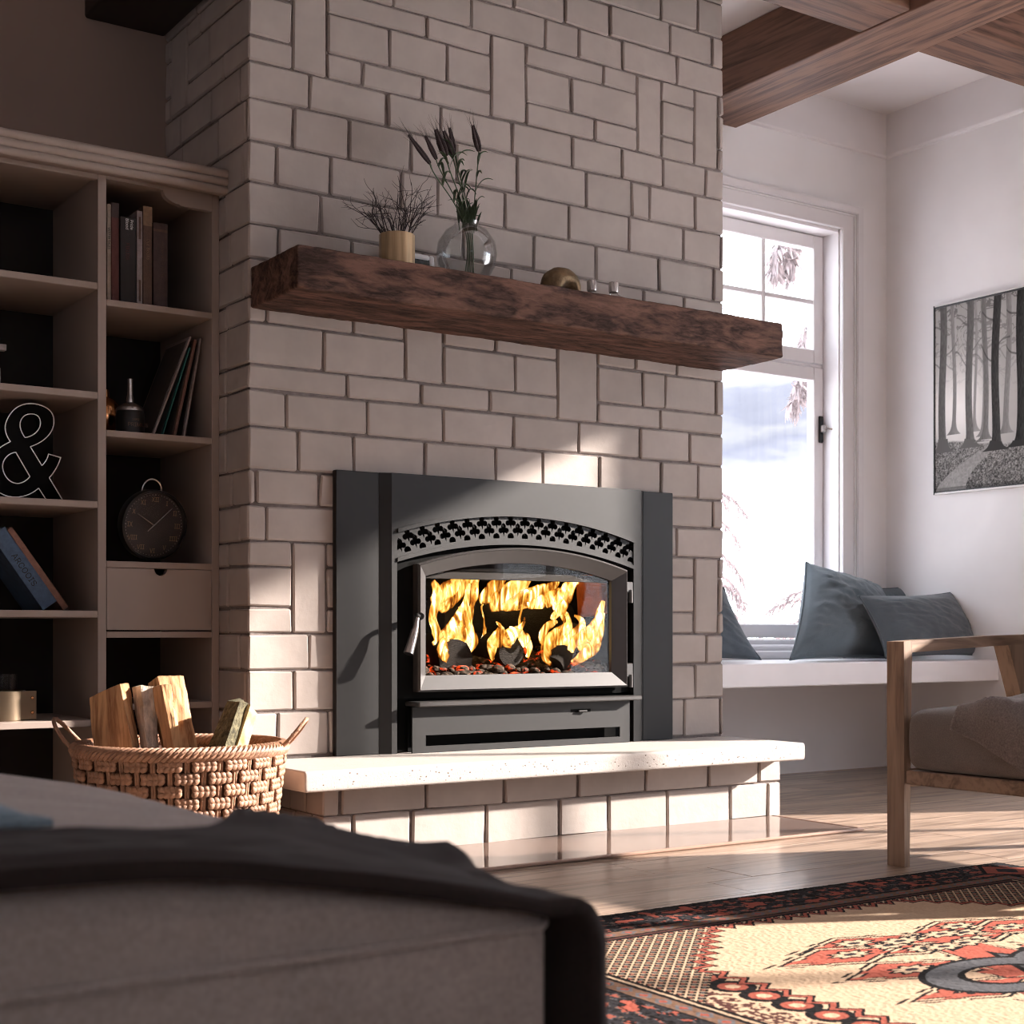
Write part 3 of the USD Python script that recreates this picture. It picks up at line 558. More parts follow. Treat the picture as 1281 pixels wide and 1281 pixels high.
# (pixel path from base to tip, half-widths in px along it, depth)
FL = [([(565, 812), (562, 795), (572, 775), (582, 752), (588, 730)], [10, 15, 12, 7, 5, 2], 3.90), ([(580, 815), (588, 800), (585, 780), (592, 755), (596, 728)], [5, 8, 7, 5, 4, 3], 3.89), ([(545, 806), (548, 790), (542, 770), (546, 750), (541, 728)], [4, 7, 6, 7, 8, 5], 3.92),
      ([(552, 764), (560, 750), (572, 738), (584, 728), (590, 722)], [8, 13, 14, 12, 6, 3], 4.0), ([(540, 752), (555, 742), (566, 732), (575, 724)], [6, 11, 12, 8, 3], 3.97), ([(575, 762), (590, 752), (594, 738), (597, 724)], [3, 7, 8, 6, 3], 3.95),
      ([(612, 757), (628, 750), (640, 740), (652, 732), (662, 722)], [9, 14, 15, 14, 9, 4], 4.02), ([(630, 760), (650, 752), (668, 745), (684, 738), (700, 726)], [6, 12, 14, 13, 9, 4], 4.0), ([(660, 758), (680, 752), (696, 746), (708, 738), (716, 724)], [5, 10, 12, 11, 8, 4], 3.98), ([(604, 752), (612, 742), (622, 732), (632, 723)], [8, 11, 12, 9, 4], 4.05), ([(690, 760), (700, 750), (706, 738), (722, 726)], [4, 8, 9, 8, 4], 3.96),
      ([(618, 826), (614, 812), (618, 798), (624, 786), (620, 778)], [3, 6, 8, 6, 3, 1], 3.825), ([(640, 803), (636, 797), (646, 790), (653, 782), (654, 772)], [9, 12, 10, 6, 3, 1], 3.825), ([(628, 806), (622, 797), (628, 789), (622, 780)], [6, 10, 8, 4, 1], 3.82), ([(658, 822), (661, 808), (656, 795), (652, 775), (654, 757)], [3, 5, 6, 3, 2, 1], 3.83), ([(652, 806), (655, 798), (648, 790), (640, 784)], [6, 9, 7, 4, 1], 3.822),
      ([(690, 830), (684, 815), (694, 798), (710, 785), (706, 765)], [5, 9, 12, 11, 7, 3], 3.83), ([(702, 826), (704, 808), (718, 796), (728, 782), (722, 770)], [6, 10, 12, 10, 6, 2], 3.84), ([(714, 830), (730, 820), (744, 806), (750, 788), (755, 765)], [4, 8, 11, 11, 8, 4], 3.82), ([(724, 812), (738, 800), (746, 785), (752, 764)], [5, 9, 10, 8, 3], 3.84), ([(738, 806), (746, 796), (750, 780), (755, 752)], [5, 8, 8, 6, 3], 3.80), ([(712, 815), (724, 800), (738, 790), (748, 770), (752, 757)], [5, 9, 11, 9, 6, 2], 3.815), ([(690, 775), (700, 762), (712, 750), (716, 735), (722, 724)], [4, 8, 9, 8, 5], 3.87), ([(682, 806), (679, 795), (686, 783), (698, 778)], [3, 6, 7, 6, 2], 3.86), ([(700, 790), (708, 778), (703, 768), (700, 760)], [3, 6, 5, 3, 1], 3.9),
      ([(604, 800), (607, 785), (603, 770), (605, 756)], [2, 3, 2, 2, 1], 3.96), ([(560, 824), (552, 812), (558, 800), (552, 790)], [6, 10, 9, 6, 2], 3.86), ([(574, 808), (580, 798), (576, 786), (582, 776)], [9, 12, 10, 6, 2], 3.87)]
for k, (p, w, Y) in enumerate(FL): flame(p, w, k * 3 + 1, Y)
# ------------------------------------------------------------------ bookcase
YB = 3.984
bk = thing('bookcase', 'tall taupe painted bookcase built into the alcove left of the chimney', 'bookcase', (1.21, YB, 0))
part(bk, 'side_panel', cbox(1.65, 1.6725, YB, YA - .01, 0, 1.875, .0015), 'bookcase_paint')
part(bk, 'side_panel', cbox(.74, .762, YB, YA - .01, 0, 1.875, .0015), 'bookcase_paint')
part(bk, 'divider', cbox(1.317, 1.341, YB, YA - .01, 0, 1.872, .0015), 'bookcase_paint')
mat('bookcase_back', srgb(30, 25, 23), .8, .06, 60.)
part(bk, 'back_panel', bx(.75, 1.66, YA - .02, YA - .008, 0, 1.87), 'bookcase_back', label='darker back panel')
for z in (1.568, 1.267, .966, .665, .365, .08): part(bk, 'shelf', cbox(.762, 1.317, YB, YA - .02, z - .019, z, .0015), 'bookcase_paint')
for z in (1.526, 1.165, .803, .608, .407, .08): part(bk, 'shelf', cbox(1.341, 1.65, YB, YA - .02, z - .018, z, .0015), 'bookcase_paint')
part(bk, 'top_rail', cat_([cbox(.762, 1.317, YB, YB + .02, 1.852, 1.876, .0015), cbox(.75, 1.66, YB + .005, YA - .02, 1.864, 1.88, .0015)]), 'bookcase_paint')
th = np.linspace(0, math.pi / 2, 8)
val = [(1.341, 1.876), (1.65, 1.876), (1.65, 1.818), (1.558, 1.818)] + [(1.550 - .046 * math.sin(a) , 1.822 + .034 * (1 - math.cos(a))) for a in th] + [(1.341, 1.857)]
part(bk, 'valance', ext_xz(Polygon(val), YB, .02), 'bookcase_paint')
corn = [tube([(.70, y, z), (1.6715, y, z)], .0125, 16) for z, y in ((1.8675, 3.93), (1.8895, 3.927), (1.9115, 3.924))] + [bx(.70, 1.6715, 3.93, YA - .008, 1.866, 1.914)]
part(bk, 'cornice', cat_(corn), 'bookcase_paint', smooth=50)
dr = sbox(1.3425, .612, 1.6485, .7835).difference(Point(1.497, .7835).buffer(.0185, 24))
part(bk, 'drawer_front', ext_xz(dr, YB + .001, .02), 'bookcase_paint')
part(bk, 'drawer_box', bx(1.35, 1.64, YB + .035, YA - .03, .62, .775), 'stove_black')

# ------------------------------------------------------------------ things on the shelves
def book_colors(n, c, r=.7): mat(n, c, r, .18, 60., bump=.3, bscale=220., bdist=.002)
for n, c in (('book_cream', srgb(150, 136, 120)), ('book_maroon', srgb(88, 46, 42)), ('book_black', srgb(34, 30, 30)), ('book_grey', srgb(142, 132, 130)), ('book_brown', srgb(88, 66, 54)), ('book_tan', srgb(128, 102, 78)), ('book_dark', srgb(66, 50, 48)),
             ('book_blue', srgb(64, 84, 108)), ('book_russet', srgb(126, 88, 72)), ('paper', srgb(190, 178, 160)), ('ink_white', srgb(242, 240, 238)), ('ink_black', srgb(20, 20, 22)), ('ink_red', srgb(96, 40, 40)), ('teal_card', srgb(40, 104, 100)), ('frame_grey', srgb(136, 122, 118)), ('frame_brown', srgb(110, 78, 66)), ('print_dark', srgb(60, 52, 50))): book_colors(n, c)
def letter(text, h, m4, bold=False):
    m = meshkit.text_mesh(text, h, .0006, bold); m.apply_transform(m4); return m
def mat4(right, up, pos):
    right, up = np.array(right, float), np.array(up, float); M = np.eye(4); M[:3, 0] = right; M[:3, 1] = up; M[:3, 2] = np.cross(right, up); M[:3, 3] = pos; return M
def book(x0, x1, z0, z1, m, label, yf=4.02, depth=.16, band=None, text=(), grp='books on the top right shelf'):
    t = thing('book', label, 'book', ((x0 + x1) / 2, yf, z0), grp); w = x1 - x0; c = min(.0022, w * .2)
    part(t, 'cover', cat_([cbox(x0, x1, yf, yf + c, z0, z1, .0008), cbox(x0, x0 + c, yf + c * .5, yf + depth, z0, z1, .0006), cbox(x1 - c, x1, yf + c * .5, yf + depth, z0, z1, .0006)]), m)
    part(t, 'pages', bx(x0 + c, x1 - c, yf + c, yf + depth - .003, z0 + .002, z1 - .003), 'paper')
    for b in (band or []): part(t, 'spine_band', bx(x0 + b[3], x1 - b[3], yf - .0004, yf + .001, b[0], b[1]), b[2])
    for (s, h, xx, zt, mm) in text: part(t, 'spine_text', letter(s, h, mat4((0, 0, -1), (1, 0, 0), (xx, yf - .0002, zt))), mm)
    return t
zb = 1.526
book(1.3555, 1.3660, zb, 1.800, 'book_cream', 'thin cream book against the divider on the top right shelf', text=[('WINTER TALES', .006, 1.358, 1.735, 'ink_black')])
book(1.3675, 1.3890, zb, 1.806, 'book_maroon', 'maroon book standing second from the left on the top right shelf', band=[(1.765, 1.806, 'book_dark', 0)])
book(1.3930, 1.4375, zb, 1.772, 'book_black', 'thick black book with white script at the top of its spine', text=[('Pride', .0085, 1.4215, 1.766, 'ink_white'), ('Blood', .0085, 1.4085, 1.768, 'ink_white'), ('FIELDS', .010, 1.409, 1.700, 'ink_red')])
book(1.4410, 1.4570, zb, 1.795, 'book_grey', 'pale grey book with two brown panels on its spine', band=[(1.715, 1.778, 'book_brown', .005), (1.54, 1.60, 'book_brown', .005)])
book(1.4590, 1.4850, zb, 1.811, 'book_brown', 'brown book with a tan band at the top of its spine', band=[(1.756, 1.811, 'book_tan', 0)], text=[('Our Books', .009, 1.469, 1.72, 'book_tan')])
book(1.4890, 1.5310, zb, 1.770, 'book_dark', 'wide dark brown book at the right end of the top right shelf', band=[(1.745, 1.752, 'book_brown', 0)], text=[('HISTORY OF THE WINTER', .006, 1.512, 1.72, 'book_brown')])
# lamp base and copper globe
lb = thing('oil_lamp', 'black squat oil lamp with a chrome collar and neck', 'lamp', (1.446, 4.09, 1.165))
part(lb, 'font', lathe([(0, 0), (.036, 0), (.040, .006), (.041, .05), (.039, .07), (.036, .076)], 40, (1.446, 4.09, 1.165)), 'black_metal', smooth=40)
part(lb, 'collar', lathe([(.040, .072), (.0405, .077), (.036, .085), (.022, .093), (.011, .098), (0, .098)], 40, (1.446, 4.09, 1.165)), 'chrome', smooth=60, label='shiny chrome collar')
part(lb, 'neck', lathe([(.0105, .096), (.0115, .105), (.010, .113), (.0085, .12), (.0080, .163), (.0095, .165), (0, .166)], 24, (1.446, 4.09, 1.165)), 'chrome', smooth=40, label='chrome neck')
part(lb, 'lettering', cat_([letter('PRIMUS', .011, mat4((1, 0, 0), (0, 0, 1), (1.424, 4.0484, 1.19))), letter('1892', .006, mat4((1, 0, 0), (0, 0, 1), (1.437, 4.0484, 1.207)))]), 'frame_brown', label='faint brown lettering')
mat_plain('copper', (.75, .36, .16), .18, 1.)
cg = solo('copper_globe', lathe([(0, 0), (.018, 0), (.030, .02), (.046, .045), (.05, .07), (.046, .095), (.030, .118), (.012, .128), (.009, .15), (0, .15)], 40, (1.418, 4.22, 1.165)), 'copper', 'polished copper globe half hidden behind the bookcase divider', 'vase', (1.418, 4.22, 1.165), smooth=50)
# leaning frames
def leaning(x0, xt, z0, ht, w, yf, depth, m, label, face=None):
    """a panel standing on the shelf, bottom at x0, its top leaning to xt"""
    ang = math.degrees(math.atan2(xt - x0, ht))
    t = thing('picture_frame', label, 'picture frame', (x0, yf, z0), 'frames leaning on the middle right shelf')
    part(t, 'frame', rot(cbox(x0, x0 + w, yf, yf + depth, z0, z0 + math.hypot(ht, xt - x0), .001), [0, 1, 0], ang, (x0 + w, yf, z0)), m)
    part(t, 'print', rot(bx(x0 - .0006, x0 + .001, yf + .012, yf + depth - .012, z0 + .012, z0 + math.hypot(ht, xt - x0) - .012), [0, 1, 0], ang, (x0 + w, yf, z0)), face or 'print_dark')
leaning(1.497, 1.611, 1.1655, .298, .006, 4.055, .19, 'frame_grey', 'grey edged picture frame leaning furthest left behind the oil lamp')
leaning(1.527, 1.612, 1.1655, .268, .004, 4.06, .17, 'teal_card', 'thin teal edged picture frame second of the leaning row')
leaning(1.561, 1.627, 1.1655, .292, .009, 4.06, .19, 'frame_brown', 'red brown picture frame third of the leaning row')
leaning(1.590, 1.643, 1.1655, .298, .006, 4.055, .20, 'frame_grey', 'grey edged picture frame leaning against the side of the bookcase')
# clock
ck = thing('mantel_clock', 'round black clock with roman numerals standing on the shelf above the drawer', 'clock', (1.4935, 4.06, .803))
CT = np.array([1.4935, 4.05, .912]); cr = .101
def cl(m): return rot(rot(m, [1, 0, 0], 8, (1.4935, 4.05, .803)), [0, 0, 1], 6, CT)
def lathe_y(prof, sides=48):
    m = lathe(prof, sides); m = rot(m, [1, 0, 0], 90); return mv(m, CT)
part(ck, 'case', cl(lathe_y([(0, -.035), (cr * .9, -.035), (cr, -.02), (cr, .004), (cr * .985, .010), (cr * .93, .012), (cr * .91, .004), (cr * .90, 0), (0, 0)])), 'black_metal', smooth=40)
mat_plain('dial', srgb(30, 19, 19), .4, 0.)
part(ck, 'dial', cl(lathe_y([(0, .0012), (cr * .9, .0012), (cr * .9, 0)])), 'dial', label='dark red brown dial')
nm = []
for k, s in enumerate(['XII', 'I', 'II', 'III', 'IIII', 'V', 'VI', 'VII', 'VIII', 'IX', 'X', 'XI']):
    a = math.radians(90 - 30 * k); t = meshkit.text_mesh(s, .0135, .0006); c = t.bounds.mean(0); t.apply_translation((-c[0], -c[1], 0)); t.apply_scale((.8, 1, 1))
    t.apply_transform(mat4((1, 0, 0), (0, 0, 1), CT + np.array([.073 * math.cos(a), -.0014, .073 * math.sin(a)]))); nm.append(t)
part(ck, 'numerals', cl(cat_(nm)), 'book_tan', label='pale brown roman numerals')
dots = [mv(trimesh.creation.icosphere(1, .0013 if k % 5 else .0018), CT + np.array([.086 * math.cos(k * math.pi / 30), -.0014, .086 * math.sin(k * math.pi / 30)])) for k in range(60)]
part(ck, 'minute_marks', cl(cat_(dots)), 'book_grey')
def hand(a0, a1, r, w):
    d = np.array([r[0], 0, r[1]]); p0, p1 = CT + np.array([a0[0], -.003, a0[1]]), CT + np.array([a1[0], -.003, a1[1]]); return tube([p0, p1], [w, w * .6], 6)
part(ck, 'minute_hand', cl(hand((-.018, -.018), (.053, .050), (0, 0), .0016)), 'chrome', label='slim silver minute hand')
part(ck, 'hour_hand', cl(hand((0, 0), (-.052, .030), (0, 0), .0016)), 'chrome', label='slim silver hour hand')
part(ck, 'hanging_loop', cl(tube([CT + np.array([-.012 + .030 * math.cos(t), 0, .096 + .034 * math.sin(t)]) for t in np.linspace(0, math.pi, 15)], .0022, 8)), 'chrome', label='silver loop on top')
part(ck, 'crystal', cl(lathe_y([(0, .009), (cr * .5, .008), (cr * .9, .005), (cr * .9, .0045), (cr * .5, .0075), (0, .0085)])), 'pane_glass', smooth=True, label='glass over the dial')
# ampersand sign
A = lambda p: [tuple(on_y(x / 5.82, 420 + y / 5.82, 4.08)[[0, 2]]) for x, y in p]
from scipy.interpolate import splprep, splev
def smooth_poly(segs, n=8):
    """closed outline from pieces: each piece is smoothed on its own, so corners stay sharp"""
    out = []
    for s in segs:
        s = np.array(A(s))
        if len(s) > 2:
            tck, _ = splprep(s.T, k=min(3, len(s) - 1), s=0); q = np.array(splev(np.linspace(0, 1, n * (len(s) - 1)), tck)).T
        else: q = s
        out += [tuple(v) for v in q[:-1]]
    return out
amp = Polygon(smooth_poly([[(465, 1212), (362, 1040)], [(362, 1040), (415, 965), (445, 890)], [(445, 890), (350, 862)], [(350, 862), (335, 905), (305, 945)], [(305, 945), (225, 815)], [(225, 815), (300, 780), (365, 720), (395, 640), (375, 560), (300, 510), (215, 496), (120, 525), (55, 600), (33, 670), (45, 730), (70, 775)],
    [(70, 775), (0, 815), (-62, 875), (-92, 960), (-78, 1060), (-20, 1140), (60, 1178), (165, 1178), (280, 1120)], [(280, 1120), (340, 1212)], [(340, 1212), (465, 1212)]]),
    [smooth_poly([[(183, 743), (155, 690), (150, 640), (175, 595), (225, 578), (275, 595), (290, 640), (270, 695), (183, 743)]]), smooth_poly([[(113, 858), (213, 1030)], [(213, 1030), (180, 1060), (125, 1077), (75, 1060), (35, 1010), (22, 950), (45, 895), (113, 858)]])]).buffer(0)
am = thing('ampersand_sign', 'black ampersand sign with a thin white outline on the left shelf', 'sign', (1.16, 4.08, .966))
amp = affinity.translate(amp, 0, max(0, .967 - amp.bounds[1]))
part(am, 'sign_body', ext_xz(amp, 4.08, .035), 'stove_black')
part(am, 'outline', ext_xz(amp.difference(amp.buffer(-.0026)), 4.0785, .002), 'ink_white', label='thin white outline')
lt = solo('letter_sign', cat_([cbox(.96, 1.071, 4.05, 4.075, 1.394, 1.410, .001), cbox(.96, 1.089, 4.05, 4.075, 1.367, 1.383, .001), cbox(.96, 1.074, 4.05, 4.075, 1.268, 1.318, .001), cbox(.96, 1.0, 4.051, 4.074, 1.268, 1.41, .001)]), 'book_grey', 'pale cut-out letter at the picture edge one shelf above the ampersand', 'letter', (1.0, 4.06, 1.268))
# leaning books on the left
def lean_book(xa, za, xb, zb_, w, m, label, text=None):
    d = np.array([xb - xa, 0, zb_ - za]); L = np.linalg.norm(d); ang = math.degrees(math.atan2(d[0], d[2])); t = thing('book', label, 'book', (xa, 4.06, .665), 'leaning books on the left shelf')
    R = lambda q: rot(q, [0, 1, 0], ang, (xa, 4.06, za))
    part(t, 'cover', R(cat_([cbox(xa, xa + .003, 4.06, 4.25, za, za + L, .001), cbox(xa - w, xa - w + .003, 4.06, 4.25, za, za + L, .001), cbox(xa - w, xa + .003, 4.06, 4.063, za, za + L, .001)])), m)
    part(t, 'pages', R(bx(xa - w + .003, xa, 4.063, 4.245, za + .003, za + L - .003)), 'paper')
    if text: part(t, 'spine_text', R(letter(text, .016, mat4((0, 0, -1), (1, 0, 0), (xa - w * .68, 4.0597, za + L * .70)))), 'ink_black')
lean_book(1.226, .6905, 1.086, .891, .044, 'book_blue', 'thick blue book leaning to the left with dark lettering on its spine', 'ARCOOIS')
lean_book(1.258, .6755, 1.104, .891, .016, 'book_russet', 'slim russet book leaning on the blue book')
# tin and glass
tn = thing('metal_canister', 'short brownish metal canister with copper rivets on the lowest left shelf', 'canister', (1.085, 4.10, .365))
mat_plain('pewter', srgb(120, 104, 86), .38, .85)
part(tn, 'can', lathe([(0, 0), (.066, 0), (.068, .004), (.068, .08), (.062, .082), (.062, .01), (0, .01)], 48, (1.085, 4.10, .365)), 'pewter', smooth=40)
part(tn, 'strap_end', cbox(1.118, 1.168, 4.046, 4.050, .368, .446, .001), 'pewter')
for z in (.387, .427): part(tn, 'rivet', lathe([(0, .003), (.003, .0025), (.005, 0), (0, 0)], 16, (0, 0, 0)).apply_transform(mat4((1, 0, 0), (0, 0, 1), (1.157, 4.046, z))), 'copper', smooth=True, label='copper rivet')
solo('glass_tumbler', lathe([(0, .002), (.044, .002), (.046, .118), (.043, .118), (.041, .006), (0, .006)], 40, (1.085, 4.10, .373)), 'vase_glass', 'small glass tumbler standing in the metal canister', 'glass', (1.085, 4.10, .373), smooth=40)

# ------------------------------------------------------------------ mantel decor
zm = 1.621
pt = thing('brass_pot', 'ribbed gold coloured pot holding dry twigs on the mantel', 'pot', (2.06, 3.63, zm))
MATS['gold'] = None
mat('gold', srgb(168, 142, 108), .4, .22, 7., (9, 9, .5), metal=.45)
an = np.linspace(0, 2 * np.pi, 65)[:-1]; rp = .0485 + .002 * np.abs(np.cos(6 * an)); poly = Polygon([(r * math.cos(a), r * math.sin(a)) for a, r in zip(an, rp)])
m = ext(poly.difference(Point(0, 0).buffer(.043, 24)), .110); m.apply_translation((2.06, 3.63, zm)); part(pt, 'wall', m, 'gold', smooth=35)
m = ext(poly.buffer(-.002), .085); m.apply_translation((2.06, 3.63, zm)); part(pt, 'filling', m, 'stove_black')
mat('twig_bark', srgb(44, 34, 34), .8, .2, 40.)
twr = np.random.default_rng(8); tw = []
def branch(p, d, L, r, depth, out, rg, spread=.55, gravity=0.):
    n = 5; pts = [p]; dd = d / np.linalg.norm(d)
    for k in range(n):
        dd = dd + rg.normal(0, .10, 3) + np.array([0, 0, gravity]); dd /= np.linalg.norm(dd); pts.append(pts[-1] + dd * L / n)
    out.append(tube(pts, np.linspace(r, r * .55, n + 1), 5, False))
    if depth:
        for k in range(rg.integers(2, 4)):
            i = rg.integers(2, n + 1); branch(pts[i], dd + rg.normal(0, spread, 3), L * rg.uniform(.45, .75), r * .6, depth - 1, out, rg, spread, gravity)
for k in range(24):
    a = twr.uniform(0, 6.28); q = .03 * math.sqrt(twr.uniform()); p = np.array([2.06 + q * math.cos(a), 3.63 + q * math.sin(a), zm + .085])
    branch(p, np.array([math.cos(a) * .75 * q / .03, math.sin(a) * .35, 1.0]), twr.uniform(.07, .115), .0019, 2, tw, twr, .45)
solo('twig_bunch', cat_(tw), 'twig_bark', 'bunch of thin dry dark twigs in the gold pot', 'twigs', (2.06, 3.63, zm + .085))
fr = thing('photo_frame', 'small dark photo frame with a pale edge leaning between the pot and the vase', 'picture frame', (2.185, 3.715, zm))
mat('photo_print', srgb(44, 48, 50), .5, .5, 24.)
q = lambda m: rot(m, [1, 0, 0], -8, (2.185, 3.715, zm))
part(fr, 'frame', q(frame_ring(2.125, 2.243, zm, zm + .100, .016, 3.715, .012)), 'wall_paint'); part(fr, 'photo', q(bx(2.139, 2.229, 3.719, 3.727, zm + .014, zm + .088)), 'photo_print')
vs = solo('glass_vase', lathe([(0, .004), (.04, .0), (.062, .016), (.084, .055), (.090, .09), (.084, .125), (.062, .158), (.036, .175), (.034, .182), (.036, .184), (.0335, .1745), (.060, .1565), (.0815, .124), (.0875, .09), (.0815, .056), (.060, .0185), (.04, .003), (0, .007)], 64, (2.293, 3.63, zm)), 'vase_glass', 'round clear glass vase of wheat stems on the mantel', 'vase', (2.293, 3.63, zm), smooth=50)
mat('wheat_head', srgb(50, 36, 36), .8, .3, 60.); mat('leaf_green', srgb(66, 84, 60), .6, .3, 20.)
def stem(pts, r): 
    from scipy.interpolate import CubicSpline
    P = np.array(pts); return CubicSpline(np.linspace(0, 1, len(P)), P)(np.linspace(0, 1, 18)), r
def blade(p0, p1, p2, w):
    """a narrow leaf: a folded strip with thickness from p0 over p1 to p2"""
    t = np.linspace(0, 1, 9)[:, None]; P = (1 - t) ** 2 * p0 + 2 * t * (1 - t) * p1 + t ** 2 * p2
    m = tube(P, w * np.sin(np.pi * np.clip(t[:, 0] * .9 + .08, 0, 1)) + .0003, 6, True, .25); return m
wr = np.random.default_rng(14)
VX, VY = 2.30, 3.63
WH = [((512, 170), (537, 203)), ((533, 172), (545, 197)), ((546, 164), (557, 193)), ((556, 166), (566, 191)), ((563, 162), (568, 187)), ((592, 159), (599, 187))]
for k, (tip, base) in enumerate(WH):
    Yk = 3.63 + (k - 2.5) * .009
    b, tp = on_y(*base, Yk), on_y(*tip, Yk); foot = np.array([VX + (k - 2.5) * .004, VY + (2.5 - k) * .006, zm + .012])
    nk = np.array([2.285 + .006 * k, VY, zm + .172])
    w = thing('wheat_stem', ['leftmost wheat stem in the glass vase, leaning furthest left', 'second wheat stem from the left, thin dark head', 'wheat stem with the thickest dark head in the middle of the vase', 'wheat stem just right of the thickest head', 'slender wheat stem right of the middle pair of heads', 'rightmost upright wheat stem apart from the others'][k], 'wheat', tuple(foot), 'wheat stems in the vase')
    P, _ = stem([foot, nk, nk * .45 + b * .55 + np.array([0, 0, .005]), b], 0)
    part(w, 'stalk', tube(P, .0017, 6), 'leaf_green')
    d = tp - b; L = np.linalg.norm(d); ax = d / L; sd = np.cross(ax, [0, 1, 0]); sd /= np.linalg.norm(sd); gr = []
    big = 1.35 if k == 2 else 1.1 if k in (3, 5) else .8
    for i in range(13):
        tp_ = .55 + .45 * math.sin(math.pi * min(1, (i + 1.5) / 9)) if i < 4 else 1 - .55 * max(0, (i - 6) / 7)
        for s in (-1, 1):
            c = b + ax * L * (i + .5) / 13 + sd * s * .0048 * big * tp_; g = trimesh.creation.icosphere(1, 1.0); g.apply_scale((.0058 * big * tp_, .0062 * big * tp_, .0090)); M = np.eye(4); M[:3, 0] = sd; M[:3, 1] = np.cross(ax, sd); M[:3, 2] = ax; g.apply_transform(M); g.apply_translation(c); gr.append(g)
    part(w, 'ear', cat_(gr), 'wheat_head', label='dark seed head')
    aw = [tube([b + ax * L * u, b + ax * L * (u + .35) + sd * s * .006, b + ax * (L * (u + .35) + .03) + sd * s * wr.uniform(.004, .02) + np.array([0, wr.normal(0, .006), 0])], [.0005, .0004, .0002], 4, False) for u in np.linspace(.3, .95, 6) for s in (-1, 1)]
    part(w, 'awns', cat_(aw), 'wheat_head', kind='stuff')
    lv = []
    for i in range(6):
        u = wr.uniform(.35, .97); p0 = P[int(u * 17)]; sgn = wr.choice([-1, 1]); o = np.array([sgn * wr.uniform(.015, .05), wr.uniform(-.02, .02), wr.uniform(.03, .07)])
        lv.append(blade(p0, p0 + o * np.array([.35, .5, 1.1]), p0 + o * np.array([1.1, 1, wr.uniform(.4, 1.1)]), .0058))
    for i in range(5):
        p0 = nk + np.array([wr.uniform(-.014, .014), wr.uniform(-.015, .015), -.012]); o = np.array([wr.uniform(-.035, .035), wr.uniform(-.02, .02), wr.uniform(.05, .10)]); lv.append(blade(p0, p0 + o * np.array([.4, .6, .8]), p0 + o, .0062))
    for q_ in lv: part(w, 'leaf', q_, 'leaf_green', smooth=40)
mat('bronze', srgb(112, 92, 68), .5, .35, 30., metal=.75, bump=.3, bscale=90.)
def orn():
    g = lump(1.0, 31, (1, 1, 1), 4, .18); v = np.array(g.vertices); v[:, 2] = np.clip(v[:, 2], -.62, .93); v *= np.array([.066, .045, .055])
    f = (v[:, 1] < 0) * np.exp(-((v[:, 0] - .012) / .026) ** 2 - ((v[:, 2] + .022) / .026) ** 2); v[:, 1] += f * .040
    g.vertices = v + np.array([2.612, 3.60, zm + .0345]); return g
solo('bronze_ornament', orn(), 'bronze', 'boulder shaped bronze ornament with a scooped hollow in its front', 'ornament', (2.612, 3.60, zm), smooth=True)
for k, (x, y, nm_) in enumerate(((2.752, 3.63, 'little glass bottle with a grey metal cap nearer the bronze ornament'), (2.822, 3.61, 'little glass bottle with a grey metal cap further along the mantel to the right'))):
    bt = thing('bottle', nm_, 'bottle', (x, y, zm), 'two small capped bottles on the mantel')
    part(bt, 'bottle_body', lathe([(0, 0), (.024, 0), (.026, .004), (.026, .026), (.022, .032), (.014, .036), (.013, .044), (0, .044)], 28, (x, y, zm)), 'vase_glass', smooth=40)
    part(bt, 'cap', lathe([(0, .043), (.0145, .043), (.0155, .046), (.0155, .072), (.0135, .075), (0, .075)], 28, (x, y, zm)), 'pewter_grey' if 'pewter_grey' in MATS else 'chrome', smooth=40, label='grey metal cap')
# ------------------------------------------------------------------ basket with firewood
BC = np.array([1.365, 3.495, 0.]); BH = .318
mat('wicker', srgb(146, 108, 84), .55, .25, 30., bump=.3, bscale=120.); mat('wicker_dark', srgb(92, 62, 46), .7, .2, 30.)
bs = thing('basket', 'round woven wicker basket full of firewood on the floor left of the hearth', 'basket', tuple(BC))
brad = lambda z: .212 + .040 * (z / BH)
part(bs, 'liner', lathe([(0, .008), (brad(0) - .006, .008), (brad(BH) - .008, BH - .004), (brad(BH) - .014, BH - .004), (brad(0) - .012, .014), (0, .014)], 56, BC), 'wicker_dark')
def on_wall(a, z, off=0.): return BC + np.array([(brad(z) + off) * math.cos(a), (brad(z) + off) * math.sin(a), z])
NCOL, NROW = 20, 10
pad = []
for (u, v, tilt) in [(-.76, .5, 32), (-.26, .5, 32), (.24, .5, 32), (.74, .5, 32), (-.76, -.5, -32), (-.26, -.5, -32), (.24, -.5, -32), (.74, -.5, -32)]:
    s = trimesh.creation.icosphere(1, 1.0); s.apply_scale((.0105, .0065, .0082)); s = rot(s, [0, 1, 0], tilt); pad.append(mv(s, (u * .0270, 0, v * .0125)))
pad = cat_(pad + [rbox(-.0285, .0285, -.004, .004, -.011, .011, .004, 4)])
for r in range(NROW):
    z = .022 + r * .0300; o = []
    for k in range(NCOL):
        a = 2 * math.pi * (k + .5 * (r % 2)) / NCOL; ra, ta = np.array([math.cos(a), math.sin(a), 0]), np.array([-math.sin(a), math.cos(a), 0])
        M = np.eye(4); M[:3, 0] = ta * (brad(z) / .25); M[:3, 1] = ra; M[:3, 2] = (0, 0, 1); M[:3, 3] = on_wall(a, z, .006); q = pad.copy(); q.apply_transform(M); o.append(q)
    part(bs, 'woven_band', cat_(o), 'wicker', smooth=50)
stk = []
for k in range(NCOL * 2):
    a0 = 2 * math.pi * k / (NCOL * 2)
    for d in (-.012, .012): stk.append(tube([on_wall(a0 + d, 0, .002), on_wall(a0 + d, BH, .002)], .0036, 6, False))
part(bs, 'stakes', cat_(stk), 'wicker')
rim = []
NR = 110
